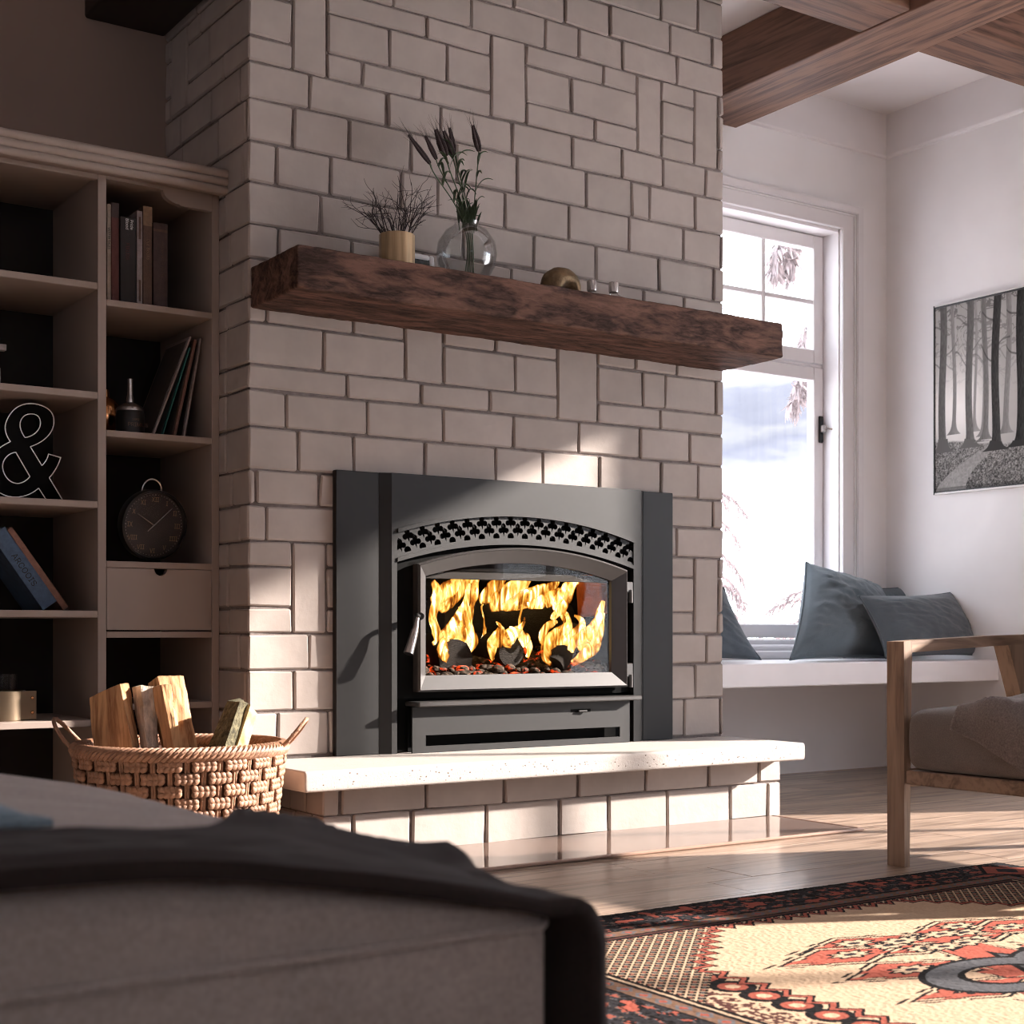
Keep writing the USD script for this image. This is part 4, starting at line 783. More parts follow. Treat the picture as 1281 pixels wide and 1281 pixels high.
for k in range(NR):
    a = 2 * math.pi * k / NR; c = on_wall(a, BH, -.002) ; ra, ta, up = np.array([math.cos(a), math.sin(a), 0]), np.array([-math.sin(a), math.cos(a), 0]), np.array([0, 0, 1.])
    rim.append(tube([c + .0125 * (math.cos(t) * ra + math.sin(t) * up) + ta * .034 * (t / math.pi - .4) for t in np.linspace(-1.4, 4.1, 10)], .0068, 6))
rim.append(tube([on_wall(2 * math.pi * k / 60, BH, -.002) for k in range(61)], .0115, 8, False))
part(bs, 'rope_rim', cat_(rim), 'wicker', smooth=50)
for s in (-1, 1):
    c = BC + RT * s * (brad(BH)) + np.array([0, 0, BH]); pts = [c + FW * (.052 * math.cos(t)) * (1 if s < 0 else .8) + RT * s * .062 * math.sin(t) ** .8 + np.array([0, 0, .070 * math.sin(t)]) for t in np.linspace(0.02, math.pi - .02, 22)]
    part(bs, 'handle', cat_([tube(pts, .0052, 10), tube([p + np.array([0, 0, .0055 * math.sin(2.2 * i)]) + FW * .0055 * math.cos(2.2 * i) for i, p in enumerate(pts)], .003, 6)]), 'wicker', smooth=50)
mat_wood('split_wood', srgb(124, 80, 52), srgb(200, 156, 114), (9, 9, 1.0), 9., .75, .10, .6, .25)
mat('pale_bark', srgb(206, 190, 174), .85, .35, 40., (1.5, 1.5, .5), bump=.9, bscale=50.); mat('moss_bark', srgb(88, 82, 60), .95, .65, 70., bump=1., bscale=90.); mat_wood('cut_wood', srgb(170, 138, 92), srgb(214, 188, 144), (6, 6, 6), 8., .8, .03, .3, .2)
def split_log(top, bot, m, label, seed, cut=None, sub=.011, amp=.010):
    P = np.array([at_d(*p) for p in top + bot]); h = trimesh.convex.convex_hull(P); v, f = trimesh.remesh.subdivide_to_size(h.vertices, h.faces, sub); h = tm(v, f); h.merge_vertices()
    v = np.array(h.vertices); n = np.array(h.vertex_normals); v = v + n * (amp * fbm(v * np.array([1, 1, .35]), 30, seed) + amp * .5 * fbm(v * np.array([1, 1, .25]), 90, seed + 3))[:, None]; h.vertices = v
    c = v.mean(0); c[2] = v[:, 2].min(); t = thing('firewood_log', label, 'firewood', tuple(c), 'split firewood in the basket'); part(t, 'split_wood', h, m, smooth=40)
    if cut is not None:
        Q = np.array([at_d(*p) for p in cut]); n = np.cross(Q[1] - Q[0], Q[2] - Q[0]); n /= np.linalg.norm(n); n = n if n @ (-FW) > 0 else -n
        h2 = trimesh.convex.convex_hull(np.vstack([Q - n * .004, Q + n * .007])); part(t, 'cut_face', h2, 'cut_wood', label='pale freshly split face')
BT = 990
split_log([(112, 873, 3.60), (150, 855, 3.53), (161, 855, 3.60), (140, 862, 3.70)], [(124, BT, 3.58), (176, BT, 3.52), (184, BT, 3.58), (150, BT, 3.68)], 'split_wood', 'broad split log at the left of the basket with a pointed left corner', 1)
split_log([(166, 861, 3.60), (176, 858, 3.56), (193, 860, 3.58), (180, 858, 3.68)], [(182, BT, 3.58), (190, BT, 3.54), (204, BT, 3.57), (196, BT, 3.66)], 'pale_bark', 'narrow log with pale grey bark between two brown logs', 2)
split_log([(185, 855, 3.66), (197, 846, 3.60), (229, 846, 3.64), (205, 846, 3.74)], [(212, BT, 3.62), (232, BT, 3.57), (258, BT, 3.62), (238, BT, 3.72)], 'split_wood', 'tallest split log in the middle of the basket with a bright flat face', 3)
split_log([(189, 861, 3.58), (202, 857, 3.54), (214, 856, 3.55), (204, 858, 3.62)], [(216, BT, 3.55), (228, BT, 3.52), (236, BT, 3.54), (228, BT, 3.60)], 'split_wood', 'slim split piece standing in front of the tallest log', 4)
split_log([(284, 876, 3.60), (300, 873, 3.66), (311, 880, 3.60), (300, 878, 3.54)], [(238, BT, 3.56), (262, BT, 3.64), (276, BT, 3.58), (262, BT, 3.50)], 'moss_bark', 'mossy bark covered log leaning to the right of the basket', 5, cut=[(311, 881, 3.595), (320, 893, 3.62), (290, BT, 3.60), (276, BT, 3.575)])

# ------------------------------------------------------------------ cushions on the window seat
def mat_cloth(name, col, scale=420., var=.22, rough=.95, sheen=.3):
    c = np.array(col); nodes = {'tc': ('texture_coordinate', {}), 'w1': ('noise_texture', {'scale': scale, 'detail': 2.}), 'w2': ('noise_texture', {'scale': 9., 'detail': 4.}), 'm': ('map_range', {'from_min': .25, 'from_max': .75, 'to_min': 1 - var, 'to_max': 1 + var}), 'm2': ('map_range', {'from_min': .3, 'from_max': .7, 'to_min': .9, 'to_max': 1.1}),
        'mm': ('math', {'math_type': 'multiply'}), 'h': ('hsv', {'color': tuple(c)}), 'bu': ('bump', {'strength': .25, 'distance': .002}), 'p': ('principled_bsdf', {'roughness': rough, 'sheen_weight': sheen, 'specular_ior_level': .15})}
    MATS[name] = usdkit.material(stage, '/World/Looks/' + name, nodes, [('tc.object', 'w1.vector'), ('tc.object', 'w2.vector'), ('w1.fac', 'm.value'), ('w2.fac', 'm2.value'), ('m.result', 'mm.value1'), ('m2.result', 'mm.value2'), ('mm.value', 'h.value'), ('h.color', 'p.base_color'), ('w1.fac', 'bu.height'), ('bu.normal', 'p.normal')], surface='p.BSDF')
mat_cloth('denim', srgb(98, 110, 117)); mat_cloth('denim_dark', srgb(84, 93, 100)); mat_cloth('sofa_cloth', srgb(158, 146, 140), 300., .18, .95, .1); mat_cloth('throw_cloth', srgb(46, 38, 36), 350., .2, .95, .05); mat_cloth('seat_cloth', srgb(120, 112, 107), 380., .2); mat_cloth('knit', srgb(122, 113, 109), 240., .3); mat_cloth('blue_cloth', srgb(112, 128, 138))
def cushion(label, TL, TR, BR, BL, T, m, seed, wr=.010, name='cushion', pinch=.09, grp='cushions on the window seat'):
    TL, TR, BR, BL = map(np.array, (TL, TR, BR, BL)); n = 61; c = (TL + TR + BR + BL) / 4
    u, v = np.meshgrid(np.linspace(-1, 1, n), np.linspace(-1, 1, n), indexing='ij')
    uu = u * (1 - pinch * (1 - v ** 2)); vv = v * (1 - pinch * (1 - u ** 2)); a, b = ((uu + 1) / 2)[..., None], ((vv + 1) / 2)[..., None]
    P = (BL * (1 - a) + BR * a) * (1 - b) + (TL * (1 - a) + TR * a) * b
    nrm = np.cross((BR + TR) - (BL + TL), (TL + TR) - (BL + BR)); nrm /= np.linalg.norm(nrm)
    t = T / 2 * ((1 - u ** 2) * (1 - v ** 2)) ** .5
    edge = np.clip(1 - np.maximum(abs(u), abs(v)), 0, 1)
    q = np.stack([(u - .3 * v) * 1.6, (v + .4 * u) * 5.0, 0 * u], -1); q2 = np.stack([(u + .8 * v) * 4.5, (v - .7 * u) * 1.8, 0 * u], -1)
    rdg = lambda p_, k: np.clip(1 - np.abs(2 * meshkit.fbm(p_ + 31.7 + seed, 3, k) - 1) * 3.2, 0, 1)
    w = (wr * 1.1 * rdg(q, seed) * np.clip(1.2 - (u + 1) * .6, .2, 1) + wr * .8 * rdg(q2, seed + 2)) * np.clip(edge * 4, 0, 1) + wr * .9 * (meshkit.fbm(np.stack([u * 2.2, v * 2.2, 0 * u], -1) + seed, 3, seed) - .5)
    F = [P + nrm * (t + w * np.clip(edge * 6, 0, 1))[..., None], P - nrm * (t - w * .5 * np.clip(edge * 6, 0, 1))[..., None]]
    i = np.arange(n * n).reshape(n, n); q = np.stack([i[:-1, :-1], i[1:, :-1], i[1:, 1:], i[:-1, 1:]], -1).reshape(-1, 4); f = np.vstack([q[:, [0, 1, 2]], q[:, [0, 2, 3]]])
    mm = tm(np.vstack([F[0].reshape(-1, 3), F[1].reshape(-1, 3)]), np.vstack([f, f[:, ::-1] + n * n])); base = c.copy(); base[2] = min(BL[2], BR[2])
    th_ = thing(name, label, 'cushion', tuple(base), grp); part(th_, 'cover', mm, m, smooth=True)
    e = [P[k, 0] for k in range(n)] + [P[-1, k] for k in range(n)] + [P[k, -1] for k in range(n)][::-1] + [P[0, k] for k in range(n)][::-1]
    part(th_, 'piping', tube(e[::2], .0035, 6, False), m, smooth=True); return th_
B_ = lambda px, Y, z=.500: np.array([on_y(px, PY, Y)[0], Y, z]); Q_ = lambda px, py, Y: on_y(px, py, Y)
cushion('large blue-grey cushion whose tall pointed corner stands in front of the window glass', Q_(1008, 703, 4.44), Q_(1100, 735, 4.42), B_(1132, 4.20), B_(988, 4.14), .22, 'denim', 1, .009)
cushion('blue-grey cushion at the back in the corner, mostly hidden by two others', Q_(1062, 734, 4.525), Q_(1154, 731, 4.50), B_(1165, 4.46), B_(1055, 4.48), .11, 'denim', 5, .006)
cushion('smaller dark blue-grey cushion at the front right of the window seat', Q_(1074, 745, 4.12), Q_(1192, 741, 4.22), B_(1240, 4.12, .505), B_(1108, 4.00, .505), .14, 'denim_dark', 9, .006)
cushion('dark cushion at the left end of the window seat beside the chimney', Q_(780, 735, 4.36), Q_(905, 735, 4.36), B_(952, 4.28), B_(785, 4.26), .13, 'denim_dark', 13, .008)

# ------------------------------------------------------------------ armchair
ch = thing('armchair', 'low wood-framed armchair with grey upholstery standing at the edge of the rug', 'armchair', (3.3, 2.22, 0))
def arm_side(y0, z0):
    part(ch, 'leg', ext_xz(Polygon([(2.951, z0), (2.971, z0), (2.975, .30), (2.980, .553), (2.980, .5830), (2.949, .5815)]), y0, .057), 'chair_wood', smooth=30)
    part(ch, 'armrest', ext_xz(Polygon([(2.980, .553), (3.30, .568), (3.70, .580), (3.70, .604), (3.30, .596), (2.980, .5830)]), y0, .057), 'arm_wood', smooth=30)
    part(ch, 'leg', ext_xz(Polygon([(3.375, .572), (3.45, .576), (3.64, z0), (3.60, z0)]), y0 + .004, .050), 'chair_wood', smooth=30)
    part(ch, 'side_rail', cbox(2.98, 3.60, y0 + .008, y0 + .036, .205, .252, .003), 'arm_wood')
arm_side(2.563, 0.0); arm_side(1.80, .0085)
part(ch, 'front_rail', cbox(2.955, 2.985, 1.857, 2.563, .214, .250, .003), 'arm_wood'); part(ch, 'rear_rail', cbox(3.56, 3.59, 1.857, 2.563, .205, .250, .003), 'arm_wood')
def dome(v):
    m = v[:, 2] > .33; u = (v[:, 0] - 3.28) / .34; w = (v[:, 1] - 2.21) / .36
    v[:, 2] += np.where(m, .028 * np.clip(1 - u ** 2, 0, 1) * np.clip(1 - w ** 2, 0, 1) ** .6, 0); v[:, 0] -= .010 * np.clip(1 - ((v[:, 2] - .325) / .09) ** 2, 0, 1) * (v[:, 0] < 3.0); return v
part(ch, 'seat_cushion', rbox(2.955, 3.60, 1.860, 2.561, .251, .405, .034, 26, dome), 'seat_cloth', smooth=True, label='grey seat cushion')
part(ch, 'back_cushion', rot(rbox(3.50, 3.63, 1.86, 2.57, .40, .86, .05, 20), [0, 1, 0], 14, (3.55, 2.2, .40)), 'seat_cloth', smooth=True, label='grey back cushion')
part(ch, 'seat_deck', bx(2.985, 3.56, 1.857, 2.563, .216, .248), 'seat_cloth')
for y in (1.95, 2.46): part(ch, 'back_post', rot(cbox(3.640, 3.672, y - .02, y + .02, .22, .82, .003), [0, 1, 0], 14, (3.55, 2.2, .40)), 'chair_wood')
def ctf(u, v):
    # u across the chair (Y from 2.40 down to 1.93), v from the back of the seat over the front edge and down
    Y = 2.405 - .47 * u; drop = .02 + .17 * np.clip(u * 1.25, 0, 1) ** 1.1; L = .44 + drop; s = v * L
    d = np.clip(s - .44, 0, None); X = np.where(s < .41, 3.385 - s, 2.975 - .030 * np.sin(np.clip((s - .41) / .06, 0, 1) * np.pi / 2))
    t = np.clip(1 - ((X - 3.28) / .34) ** 2, 0, 1) * np.clip(1 - ((Y - 2.21) / .36) ** 2, 0, 1) ** .6
    Z = .411 + .028 * t - np.where(s > .41, (s - .41), 0); p = np.stack([X, Y, Z], -1)
    Y2 = Y + .03 * np.clip(1 - v * 1.2, 0, 1)
    n = fbm(p, 9, 77); bump = np.clip(.018 + .06 * n, .002, .05) * np.clip(1 - d / .12, .1, 1) * np.clip(u * 5, .15, 1)
    return np.stack([X - bump * .25 - .006, Y2, Z + bump * .9], -1)
th2 = solo('chair_throw', sheet(44, 60, ctf, .006), 'knit', 'knitted grey throw draped over the armchair seat', 'throw', (3.0, 2.2, .40), smooth=True)

# ------------------------------------------------------------------ sofa, throw, pillow in the foreground
SX1, SY, SB = .600, .838, 1.72
sf = thing('sofa', 'grey upholstered sofa seat in the near foreground', 'sofa', (-.3, 1.3, 0))
def sdome(X, Y):
    ex = np.clip((SX1 - X) / .36, 0, 1); ey = np.clip((Y - SY) / .035, 0, 1); eb = np.clip((SB - Y) / .14, 0, 1); g = lambda t: np.sqrt(np.clip(1 - (1 - t) ** 2, 0, 1))
    return .402 + (.010 * np.clip(ex * 12, 0, 1) + .056 * np.sin(ex * np.pi / 2)) * g(ey) * g(eb)
def stop(v):
    m = v[:, 2] > .395; z = sdome(v[:, 0], v[:, 1]) + (.014 * fbm(v * np.array([.6, 3, 1]), 7, 5) + .006 * fbm(v * np.array([.5, 4, 1]), 16, 6)) * np.clip((SX1 - v[:, 0]) / .1, 0, 1); v[:, 2] = np.where(m, z + (v[:, 2] - .402) * .0, v[:, 2]); return v
part(sf, 'seat_cushion', rbox(-1.25, SX1, SY, SB, .300, .402, .014, 80, stop), 'sofa_cloth', smooth=50)
part(sf, 'piping', tube([(-1.25, SY - .001, .396), (SX1 - .01, SY - .001, .396), (SX1 + .001, SY + .01, .396), (SX1 + .001, SB, .396)], .0035, 8), 'sofa_cloth')
part(sf, 'base', rbox(-1.25, SX1 - .005, SY + .006, SB, .06, .298, .02, 10), 'sofa_cloth', smooth=50)
part(sf, 'backrest', rbox(-1.25, .30, SB + .005 - .0, SB + .19, .06, .30, .05, 10), 'sofa_cloth', smooth=50)
for x in (-1.18, .52):
    for y in (SY + .06, SB - .06): part(sf, 'leg', lathe([(0, 0), (.014, 0), (.022, .06), (0, .06)], 16, (x, y, 0)), 'chair_wood')
def stf(u, v):
    # u runs along the sofa and then over its right end; v from the front edge to the back edge of the strip
    s = -.55 + u * (1.15 + .38); X = np.minimum(s, SX1 - .004) ; over = np.clip(s - (SX1 - .03), 0, None)
    wide = .135 + .36 * np.clip((s - .38) / .20, 0, 1) ** 1.3; Y = SY - .008 + v * wide
    Xr = np.where(over > 0, SX1 - .03 + .062 * np.sin(np.clip(over / .07, 0, 1) * np.pi / 2), X)
    Z0 = sdome(np.minimum(X, SX1 - .02), np.clip(Y, SY + .032, SB)); Z = Z0 - np.clip(over - .035, 0, None)
    p = np.stack([s, Y, 0 * s], -1); rid = fbm(p * np.array([.55, 2.2, 1]), 7, 21); r2 = fbm(p * np.array([.8, 1.6, 1]), 14, 23)
    fold = .003 + .032 * np.clip(rid + .05, 0, 1) + .016 * r2
    hump = .006 * np.exp(-((s - .56) / .08) ** 2 - ((Y - 1.22) / .08) ** 2) + .010 * np.exp(-((s - .45) / .2) ** 2 - ((Y - 1.02) / .07) ** 2)
    edge = np.clip(v * 9, .25, 1) * np.clip((1 - v) * 9, .15, 1); h = (fold + hump) * edge * np.clip(1 - over * 4, .2, 1) + .004
    drop = .003 * np.clip(1 - v * 14, 0, 1)
    return np.stack([Xr + np.where(over > 0, .25 * h + .012 * np.sin(26 * Y), 0), Y - .006 * np.clip(1 - v * 10, 0, 1), Z + h - drop], -1)
solo('sofa_throw', sheet(150, 56, stf, .012), 'throw_cloth', 'dark charcoal throw folded along the sofa edge and hanging over its right end', 'throw', (.3, 1.0, .42), smooth=True)
pc = lambda x, y, z: np.array([x, y, z])
cushion('soft blue-grey cushion lying on the sofa at the left picture edge', pc(-.20, 1.20, .525), pc(.215, 1.14, .497), pc(.290, .972, .476), pc(-.15, .96, .480), .085, 'blue_cloth', 41, .010, 'sofa_cushion', .07, 'cushion on the sofa')
# ------------------------------------------------------------------ rug: its woven pattern is flat print, painted per vertex
RC, RH, RY1, RY0 = 2.27, .91, 2.455, .15
def S(*c): return np.array(srgb(*c))
CR, CO, CH, GB, BK, BR_, DK = S(224, 200, 168), S(190, 106, 88), S(58, 58, 62), S(112, 116, 120), S(26, 23, 24), S(140, 112, 92), S(92, 60, 54)
def rug_color(X, Y):
    x = X - RC; u = RH - np.abs(x); v = RY1 - Y; vb = Y - RY0; vv = np.minimum(v, vb); e = np.minimum(u, vv)
    along = np.where(u < vv, Y * 1.0, X * 1.0); P3 = np.stack([X, Y, 0 * X], -1)
    col = np.broadcast_to(CR, X.shape + (3,)).copy()
    wob = fbm(P3, 26, 3, 2) * .012; n1 = meshkit.noise(P3 * 85 + 9, 1); n2 = meshkit.noise(P3 * 150 + 3, 2); n3 = meshkit.noise(P3 * 42 + 5, 8)
    def put(mask, c): col[mask] = c
    # field with cut corners
    fu, fv = .535 - np.abs(x), vv - .235; dg = (fu + fv - .255) / 1.4142; f = np.minimum(np.minimum(fu, fv), dg) + wob
    ax = np.where(dg < np.minimum(fu, fv), (np.abs(x) - Y) / 1.414, np.where(fu < fv, Y, X))
    zz = np.abs(((ax / .052) % 1) - .5) * 2; fz = f - .030 * (zz - .5)
    corner = (dg < 0.02)
    put((fz < .012) & (fz > .004), BK); put((fz <= .004) & (fz > -.008), CO * .9); put((fz <= -.008) & (fz > -.013), BK)
    # lattice of small hooked motifs between the zigzag and the stripes
    lat = (fz <= -.013) & (e > .215); a, b = (x + Y) / .026, (x - Y) / .026; la, lb = np.abs((a % 1) - .5), np.abs((b % 1) - .5); r_ = np.maximum(la, lb)
    put(lat & (r_ > .17) & (r_ < .39), BK); put(lat & (r_ < .13) & (((np.floor(a) + np.floor(b)) % 2) == 0), CO); put(lat & (r_ < .13) & (((np.floor(a) + np.floor(b)) % 2) == 1), GB)
    scroll = lat & (fu < fv) & ~corner; sy = (Y / .075) % 1; q = np.hypot((sy - .5) * 1.4, (fu + .045) / .055); put(scroll, CR); put(scroll & (np.abs(q - .62) < .14), BK); put(scroll & (np.abs(q - .36) < .12), CO * .85); put(scroll & (q > .95) & (n2 > .45), DK)
    # stripes
    put((e < .215) & (e > .205), BK); put((e <= .205) & (e > .195), CR * .9); put((e <= .205) & (e > .195) & (vv < u), DK); put((e <= .195) & (e > .187), BK)
    st_ = (e <= .187) & (e > .150); k = np.abs(((along / .05) % 1) - .5) + np.abs((e - .168) / .04); put(st_, BR_ * .9); put(st_ & (k < .42), GB); put(st_ & (k < .22), CO * .8)
    put((e <= .150) & (e > .143), BK)
    # main border of dense dark leaves
    bd = e <= .143; put(bd, CH * .8); g = np.sin(along * 135 + 3 * np.sin(e * 110)) + 1.9 * (n1 - .5) + np.cos(e * 150)
    put(bd & (g > .55), GB * .75); put(bd & (g > 1.15), CO * .85); put(bd & (np.abs(g - .5) < .10), BK); put(bd & (n2 > .70), BK); put(bd & (n2 < .2) & (g > .1), BR_)
    put(bd & (n3 > .74), CO * .9); put(bd & (np.abs(n3 - .74) < .04), BK); put(e < .012, BK)
    # corner lozenge in coral where the borders meet
    cz = np.abs(u - .09) + np.abs(vv - .10); put(cz < .085, CO); put(np.abs(cz - .085) < .008, BK); put(cz < .035, CH)
    # medallion
    my = Y - 1.33; ste = lambda t, s: np.floor(t / s) * s
    th = np.arctan2(my, x); rr = np.abs(x) / .36 + np.abs(my) / .66; hook = .10 * (np.abs(((th * 6) % 1) - .5) * 2) + .05 * np.sign(np.sin(th * 30)); md = rr - .84 - hook + wob * 2
    inn = (f > .03)
    put(inn & (md < .05) & (md > .028), BK); put(inn & (md <= .0) & (md > -.028), BK); put(inn & (md <= -.028), CO)
    # lobes towards the far end
    for (lx, ly_, lw, lh) in ((2.17, 1.90, .17, .065), (2.42, 1.955, .15, .055), (2.02, 1.76, .13, .06), (2.02, 1.60, .15, .055), (2.52, 1.90, .15, .06)):
        for sx in (1, -1):
            X_ = RC + sx * (X - RC); l = np.abs(X_ - lx) / lw + np.abs(Y - ly_) / lh + .22 * np.sign(np.sin(Y * 210)) * (np.abs(X_ - lx) > lw * .45) * .5
            if sx == 1 or True:
                m0 = inn & (l < 1.25); put(m0 & (l > 1.13), BK); put(m0 & (l <= 1.13) & (l > 1.0), CR); put(m0 & (l <= 1.0) & (l > .90), BK); put(m0 & (l <= .90), CO)
    for (fx, fy) in ((2.16, 1.915), (2.20, 1.86), (2.33, 1.93), (2.42, 1.965), (2.50, 1.90), (2.30, 1.85), (2.04, 1.755), (2.02, 1.60)):
        for sx in (1, -1):
            X_ = RC + sx * (X - RC); dx, dy = (X_ - fx) / .052, (Y - fy) / .026; rad = np.hypot(dx, dy) - .16 * np.cos(np.arctan2(dy, dx) * 8); fl = inn & (rad < .86)
            put(fl, CR); put(inn & (np.abs(rad - .86) < .13), BK); put(fl & (np.hypot(dx, dy) < .30), CH)
    for (rad, w, c) in ((.60, .09, GB * .8), (.66, .02, BK), (.54, .02, BK), (.38, .06, CH), (.20, .10, CR)):
        mm = inn & (np.abs(rr + wob * 3 - rad) < w / 2 + .01); put(mm, c)
    put(inn & (np.abs(np.hypot((np.abs(x) - .12) / 1.6, (Y - 1.64)) - .085) < .026), GB * .8); put(inn & (np.abs(np.abs(np.hypot((np.abs(x) - .12) / 1.6, (Y - 1.64)) - .085) - .026) < .005), BK)
    return np.array([.62, .57, .57]) * col * (1 + .22 * (meshkit.noise(P3 * 300, 6) - .5))[..., None]
def rug_patch(x0, x1, y0, y1, s):
    nx, ny = int((x1 - x0) / s) + 1, int((y1 - y0) / s) + 1
    g = grid(nx, ny, lambda u, v: np.stack([x0 + (x1 - x0) * u, y0 + (y1 - y0) * v, .0075 + 0 * u], -1)); v = np.array(g.vertices); c = rug_color(v[:, 0], v[:, 1])
    v[:, 2] += .0012 * (meshkit.noise(v * 160, 4) - .5); g.vertices = v; return g, c
mat_tint('rug_pile', .95, .14, 500., 0.)
g1, c1 = rug_patch(RC - RH, RC + RH, 1.36, RY1, .0026); g2, c2 = rug_patch(RC - RH, RC + RH, RY0, 1.36, .02)
edge = bx(RC - RH, RC + RH, RY0, RY1, .0005, .0068); ce = np.tile(BK, (len(edge.vertices), 1))
solo('rug', cat_([g1, g2, edge]), 'rug_pile', 'cream oriental rug with coral medallion and dark patterned border', 'rug', (RC, 1.3, 0), smooth=False, tint=np.vstack([c1, c2, ce]))

# ------------------------------------------------------------------ framed forest print on the right wall
PYA, PYB, PZ0, PZ1 = 4.288, 3.28, 1.209, 2.035
pf = thing('picture_frame', 'large framed sepia print of a misty forest path on the right wall', 'picture', (XR, 3.8, PZ0))
mat_plain('frame_white', srgb(220, 216, 214), .4); mat_plain('frame_black', srgb(46, 44, 44), .4); mat_tint('print_paper', .6)
part(pf, 'frame', cat_([bx(XR - .022, XR - .001, PYB, PYA, PZ1 - .006, PZ1), bx(XR - .022, XR - .001, PYB, PYA, PZ0, PZ0 + .008), bx(XR - .022, XR - .001, PYB, PYB + .006, PZ0, PZ1)]), 'frame_white')
part(pf, 'frame_edge', cat_([bx(XR - .0225, XR - .002, PYA - .006, PYA, PZ0, PZ1), bx(XR - .021, XR - .003, PYB + .006, PYA - .005, PZ1 - .014, PZ1 - .006), bx(XR - .021, XR - .003, PYB + .006, PYA - .005, PZ0 + .008, PZ0 + .014)]), 'frame_black')
def forest(s, t):
    """sepia misty wood: s metres from the left edge, t from 0 at the bottom to 1 at the top"""
    P3 = np.stack([s * 1.0, t * .82, 0 * s], -1); sep = np.array([1.0, .955, .91])
    base = .58 + .24 * np.exp(-((s - .13) / .16) ** 2) * np.exp(-((t - .42) / .25) ** 2) - .10 * np.abs(t - .45) + .10 * fbm(P3, 9, 2)
    tw_ = meshkit.fbm(np.stack([s * 26 + 3 * meshkit.noise(P3 * 12, 5), t * 20, 0 * s], -1), 4, 7); base = base - .18 * np.clip(t - .45, 0, 1) * 2 * (np.abs(tw_ - .5) < .035) - .06 * np.clip(t - .5, 0, 1)
    g0 = .245 + .02 * fbm(P3, 20, 3) + .03 * np.cos(s * 7)
    trunks = [(.100, .012, .40, .30), (.255, .010, .42, .27), (.215, .009, .44, .30), (.375, .016, .40, .27), (.57, .014, .42, .28), (.74, .012, .43, .27), (.86, .014, .40, .28), (.042, .022, .27, .215), (.185, .021, .28, .225), (.265, .015, .33, .25), (.317, .023, .16, .195), (.445, .030, .14, .20), (.52, .016, .30, .24), (.66, .026, .2, .20), (.80, .02, .25, .23), (.93, .028, .17, .19)]
    for (c, w, tone, foot) in trunks:
        cc = c + .006 * np.sin(t * 7 + c * 40) + .10 * (t - .4) * (.12 if c > .3 else -.02); ww = w * (.88 + .25 * np.clip(.5 - t, 0, 1)) + .028 * np.exp(-(t - foot) / .022) * (t > foot - .01)
        bark = tone + .06 * (meshkit.noise(np.stack([s * 300, t * 60, 0 * s], -1), 9) - .5) + .10 * np.clip((s - cc) / w, -1, 1) * .3
        k = np.clip((ww - np.abs(s - cc)) / .0025, 0, 1) * (t > foot); base = base * (1 - k) + bark * k
        for (b0, sl) in ((.72, .9), (.86, -.7), (.64, -1.2)):
            l = np.abs((t - b0) - sl * (s - cc) * (1 + .3 * np.sin(s * 60))) * .8; kk = np.clip((.006 - l) / .004, 0, 1) * (np.abs(s - cc) < .075) * (np.sign(sl) * (s - cc) > 0); base = base * (1 - .6 * kk) + bark * .6 * kk
    leaf = .36 + .36 * (meshkit.noise(P3 * 230, 4) - .45) + .12 * (meshkit.noise(P3 * 90, 14) - .5) - .10 * (g0 - t) / .25
    path = np.abs(s - (.085 + .30 * (t / .24) ** 1.7 * .9)) < .070 * (1 - t / .30) + .012; gr = np.where(path, .44 + .10 * (meshkit.noise(P3 * 150, 3) - .5), leaf); gr = np.where(t < .02, gr * .7, gr)
    k = np.clip((g0 - t) / .012, 0, 1)
    sh = np.zeros_like(s)
    base = base * (1 - k) + gr * k
    for (c, w, tone, foot) in trunks[7:]:
        kk = np.clip((w * 1.2 + .03 * np.exp(-(t - foot) / .02) - np.abs(s - c)) / .003, 0, 1) * (t > foot - .008) * (t < g0 + .01); base = base * (1 - kk) + tone * kk
    return np.clip(base, .05, .9)[..., None] ** 1.75 * sep * 1.30
W_, H_ = PYA - PYB - .012, PZ1 - PZ0 - .02
g = grid(420, 330, lambda u, v: np.stack([XR - .018 + 0 * u, PYA - .006 - u * W_, PZ0 + .012 + v * H_], -1)); v = np.array(g.vertices)
part(pf, 'print', g, 'print_paper', label='misty forest print', tint=forest(PYA - .006 - v[:, 1], (v[:, 2] - PZ0 - .012) / H_))
part(pf, 'backing', bx(XR - .016, XR - .001, PYB + .003, PYA - .003, PZ0 + .003, PZ1 - .003), 'frame_black')

# ------------------------------------------------------------------ outside: snow and frosted branches
mat('snow', srgb(246, 244, 246), .8, .02, 2.); mat('frost_bark', srgb(124, 110, 110), .8, .15, 20.); mat('frost_leaf', srgb(132, 120, 120), .8, .15, 20.)
solo('snow_ground', bx(-30, 60, 4.95, 90, -.6, -.35), 'snow', 'snow covered ground outside the window', 'snow', (10, 20, -.6), kind='structure')
solo('garden_ground', bx(5.6, 60, -30, 4.9, -.6, -.35), 'snow', None, None, (10, 0, -.6), kind='structure')
xr = np.random.default_rng(33)
def drooping(p, d, L, n, r, sag):
    pts = [np.array(p, float)]; d = np.array(d, float); d /= np.linalg.norm(d)
    for k in range(n): d = d + np.array([0, 0, -sag / n]) + xr.normal(0, .05, 3); d /= np.linalg.norm(d); pts.append(pts[-1] + d * L / n)
    return np.array(pts), np.linspace(r, r * .35, n + 1)
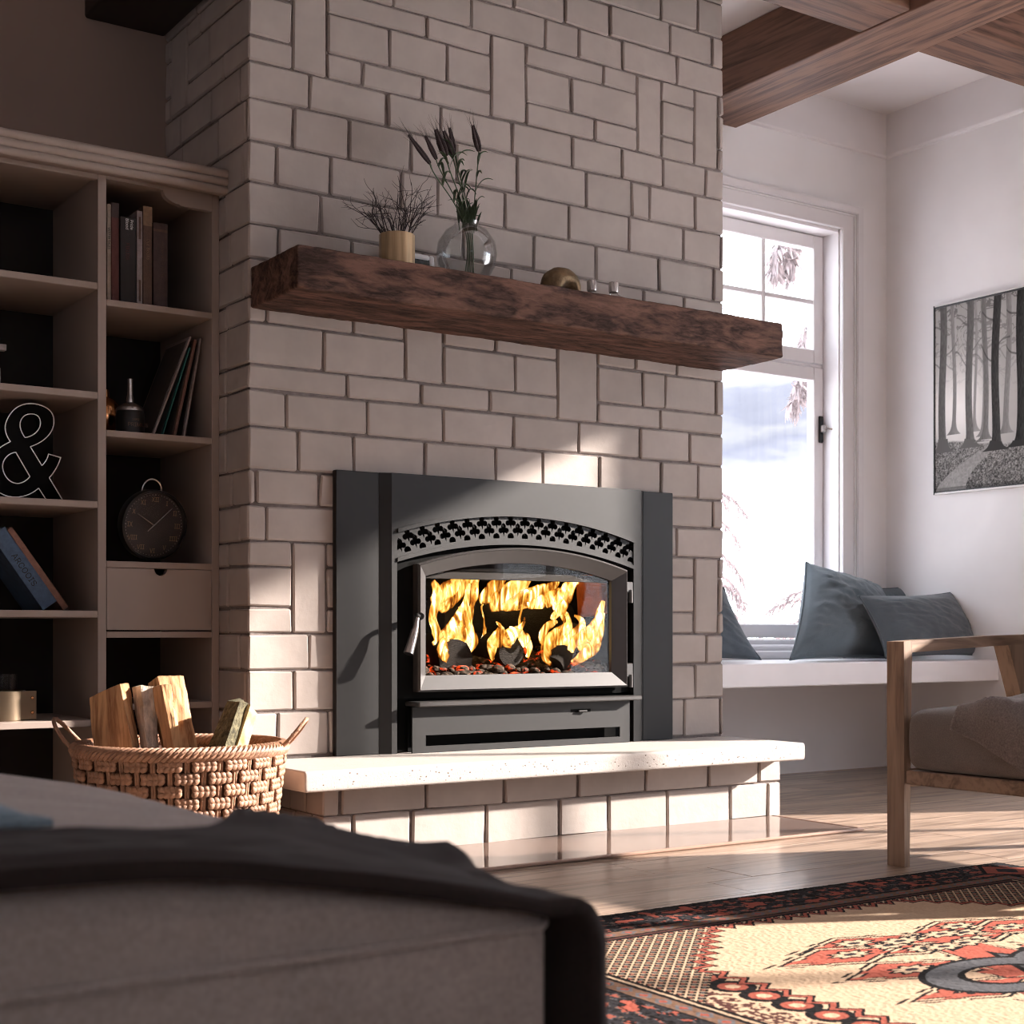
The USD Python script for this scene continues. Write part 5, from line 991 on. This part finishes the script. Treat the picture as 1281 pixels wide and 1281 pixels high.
def weeping(name, label, foot, forks, kind):
    t = thing(name, label, 'tree', foot, 'frosted trees outside the window'); br, lf = [], []
    foot = np.array(foot); top = max(f[0][2] for f in forks)
    part(t, 'trunk', tube([foot, foot + np.array([.05, 0, top * .5]), np.array([foot[0], foot[1], top + .1])], [.07, .055, .03], 10), 'frost_bark')
    for (p, d, L, sag, r) in forks:
        P, R = drooping(p, d, L, 14, r, sag); br.append(tube(P, R, 6)); br.append(tube([np.array([foot[0], foot[1], p[2] - .05]), np.array(p)], [.02, r], 6))
        for i in range(3, 15):
            for s in range(4):
                q, R2 = drooping(P[i], (P[i] - P[i - 1]) / np.linalg.norm(P[i] - P[i - 1]) + xr.normal(0, .5, 3), L * xr.uniform(.12, .28), 6, r * .4, sag * 1.1); (br if kind else lf).append(tube(q, R2 * (1.0 if kind else 1.0), 5))
                if kind == 2:
                    for j in (2, 4, 6): lf.append(blade(q[j], q[j] + xr.normal(0, .02, 3) + np.array([0, 0, -.03]), q[j] + xr.normal(0, .03, 3) + np.array([0, 0, -.09]), .012))
    part(t, 'branches', cat_(br), 'frost_bark', smooth=50)
    if lf: part(t, 'sprays', cat_(lf), 'frost_leaf', kind='stuff', smooth=50)
q = lambda px, py, Y: tuple(on_y(px, py, Y))
YT = 6.6
weeping('weeping_tree', 'frosted weeping tree rising behind the chimney edge outside the window', (q(800, 900, YT)[0], YT, -.36), [(q(868, 622, YT), (1, 0, .55), .42, 1.7, .010), (q(858, 590, YT), (1, .1, .35), .42, 1.8, .008), (q(862, 640, YT), (1, -.1, .3), .42, 1.7, .009), (q(870, 720, YT), (1, 0, .5), .50, 1.5, .011), (q(865, 745, YT), (1, .2, .45), .55, 1.5, .011), (q(860, 770, YT), (1, 0, .35), .55, 1.4, .011), (q(870, 790, YT), (1, -.1, .4), .5, 1.5, .010), (q(880, 735, YT), (1, .1, .6), .42, 1.7, .010), (q(872, 770, YT), (1, .1, .75), .5, 1.7, .012), (q(878, 800, YT), (1, -.1, .8), .48, 1.7, .012), (q(868, 690, YT), (1, 0, .6), .45, 1.6, .011), (q(866, 705, YT), (1, .2, .3), .45, 1.5, .011), (q(880, 810, YT), (1, .3, .5), .5, 1.3, .012)], 1)
weeping('weeping_tree', 'low frosted bush at the bottom right of the window glass', (q(1085, 900, YT + .3)[0], YT + .3, -.36), [(q(1052, 755, YT + .3), (-1, 0, .35), .62, 1.0, .013), (q(1045, 775, YT + .3), (-1, .1, .35), .60, .9, .012), (q(1060, 735, YT + .3), (-1, 0, .2), .55, .9, .012), (q(1040, 790, YT + .3), (-1, -.2, .3), .55, .9, .011), (q(1030, 800, YT + .3), (-1, .2, .45), .5, 1.0, .011), (q(1020, 812, YT + .3), (-1, .1, .25), .5, .9, .011)], 1)
weeping('weeping_tree', 'tall frosted tree whose leafy twigs hang into the upper window panes', (q(1150, 900, YT - .4)[0], YT - .4, -.36), [(q(1040, 285, YT - .4), (-1, 0, -.6), .30, 1.2, .010), (q(1005, 280, YT - .4), (-.8, .1, -.9), .28, 1.0, .010), (q(1045, 385, YT - .4), (-1, 0, -.3), .26, 1.4, .010), (q(1030, 440, YT - .4), (-1, 0, -.35), .24, 2.0, .009), (q(985, 283, YT - .4), (-.8, 0, -1.2), .25, 1.0, .010), (q(1035, 400, YT - .4), (-1, .1, .1), .25, 1.4, .009), (q(1010, 445, YT - .4), (-.4, 0, -1.2), .26, 1.0, .009)], 2)
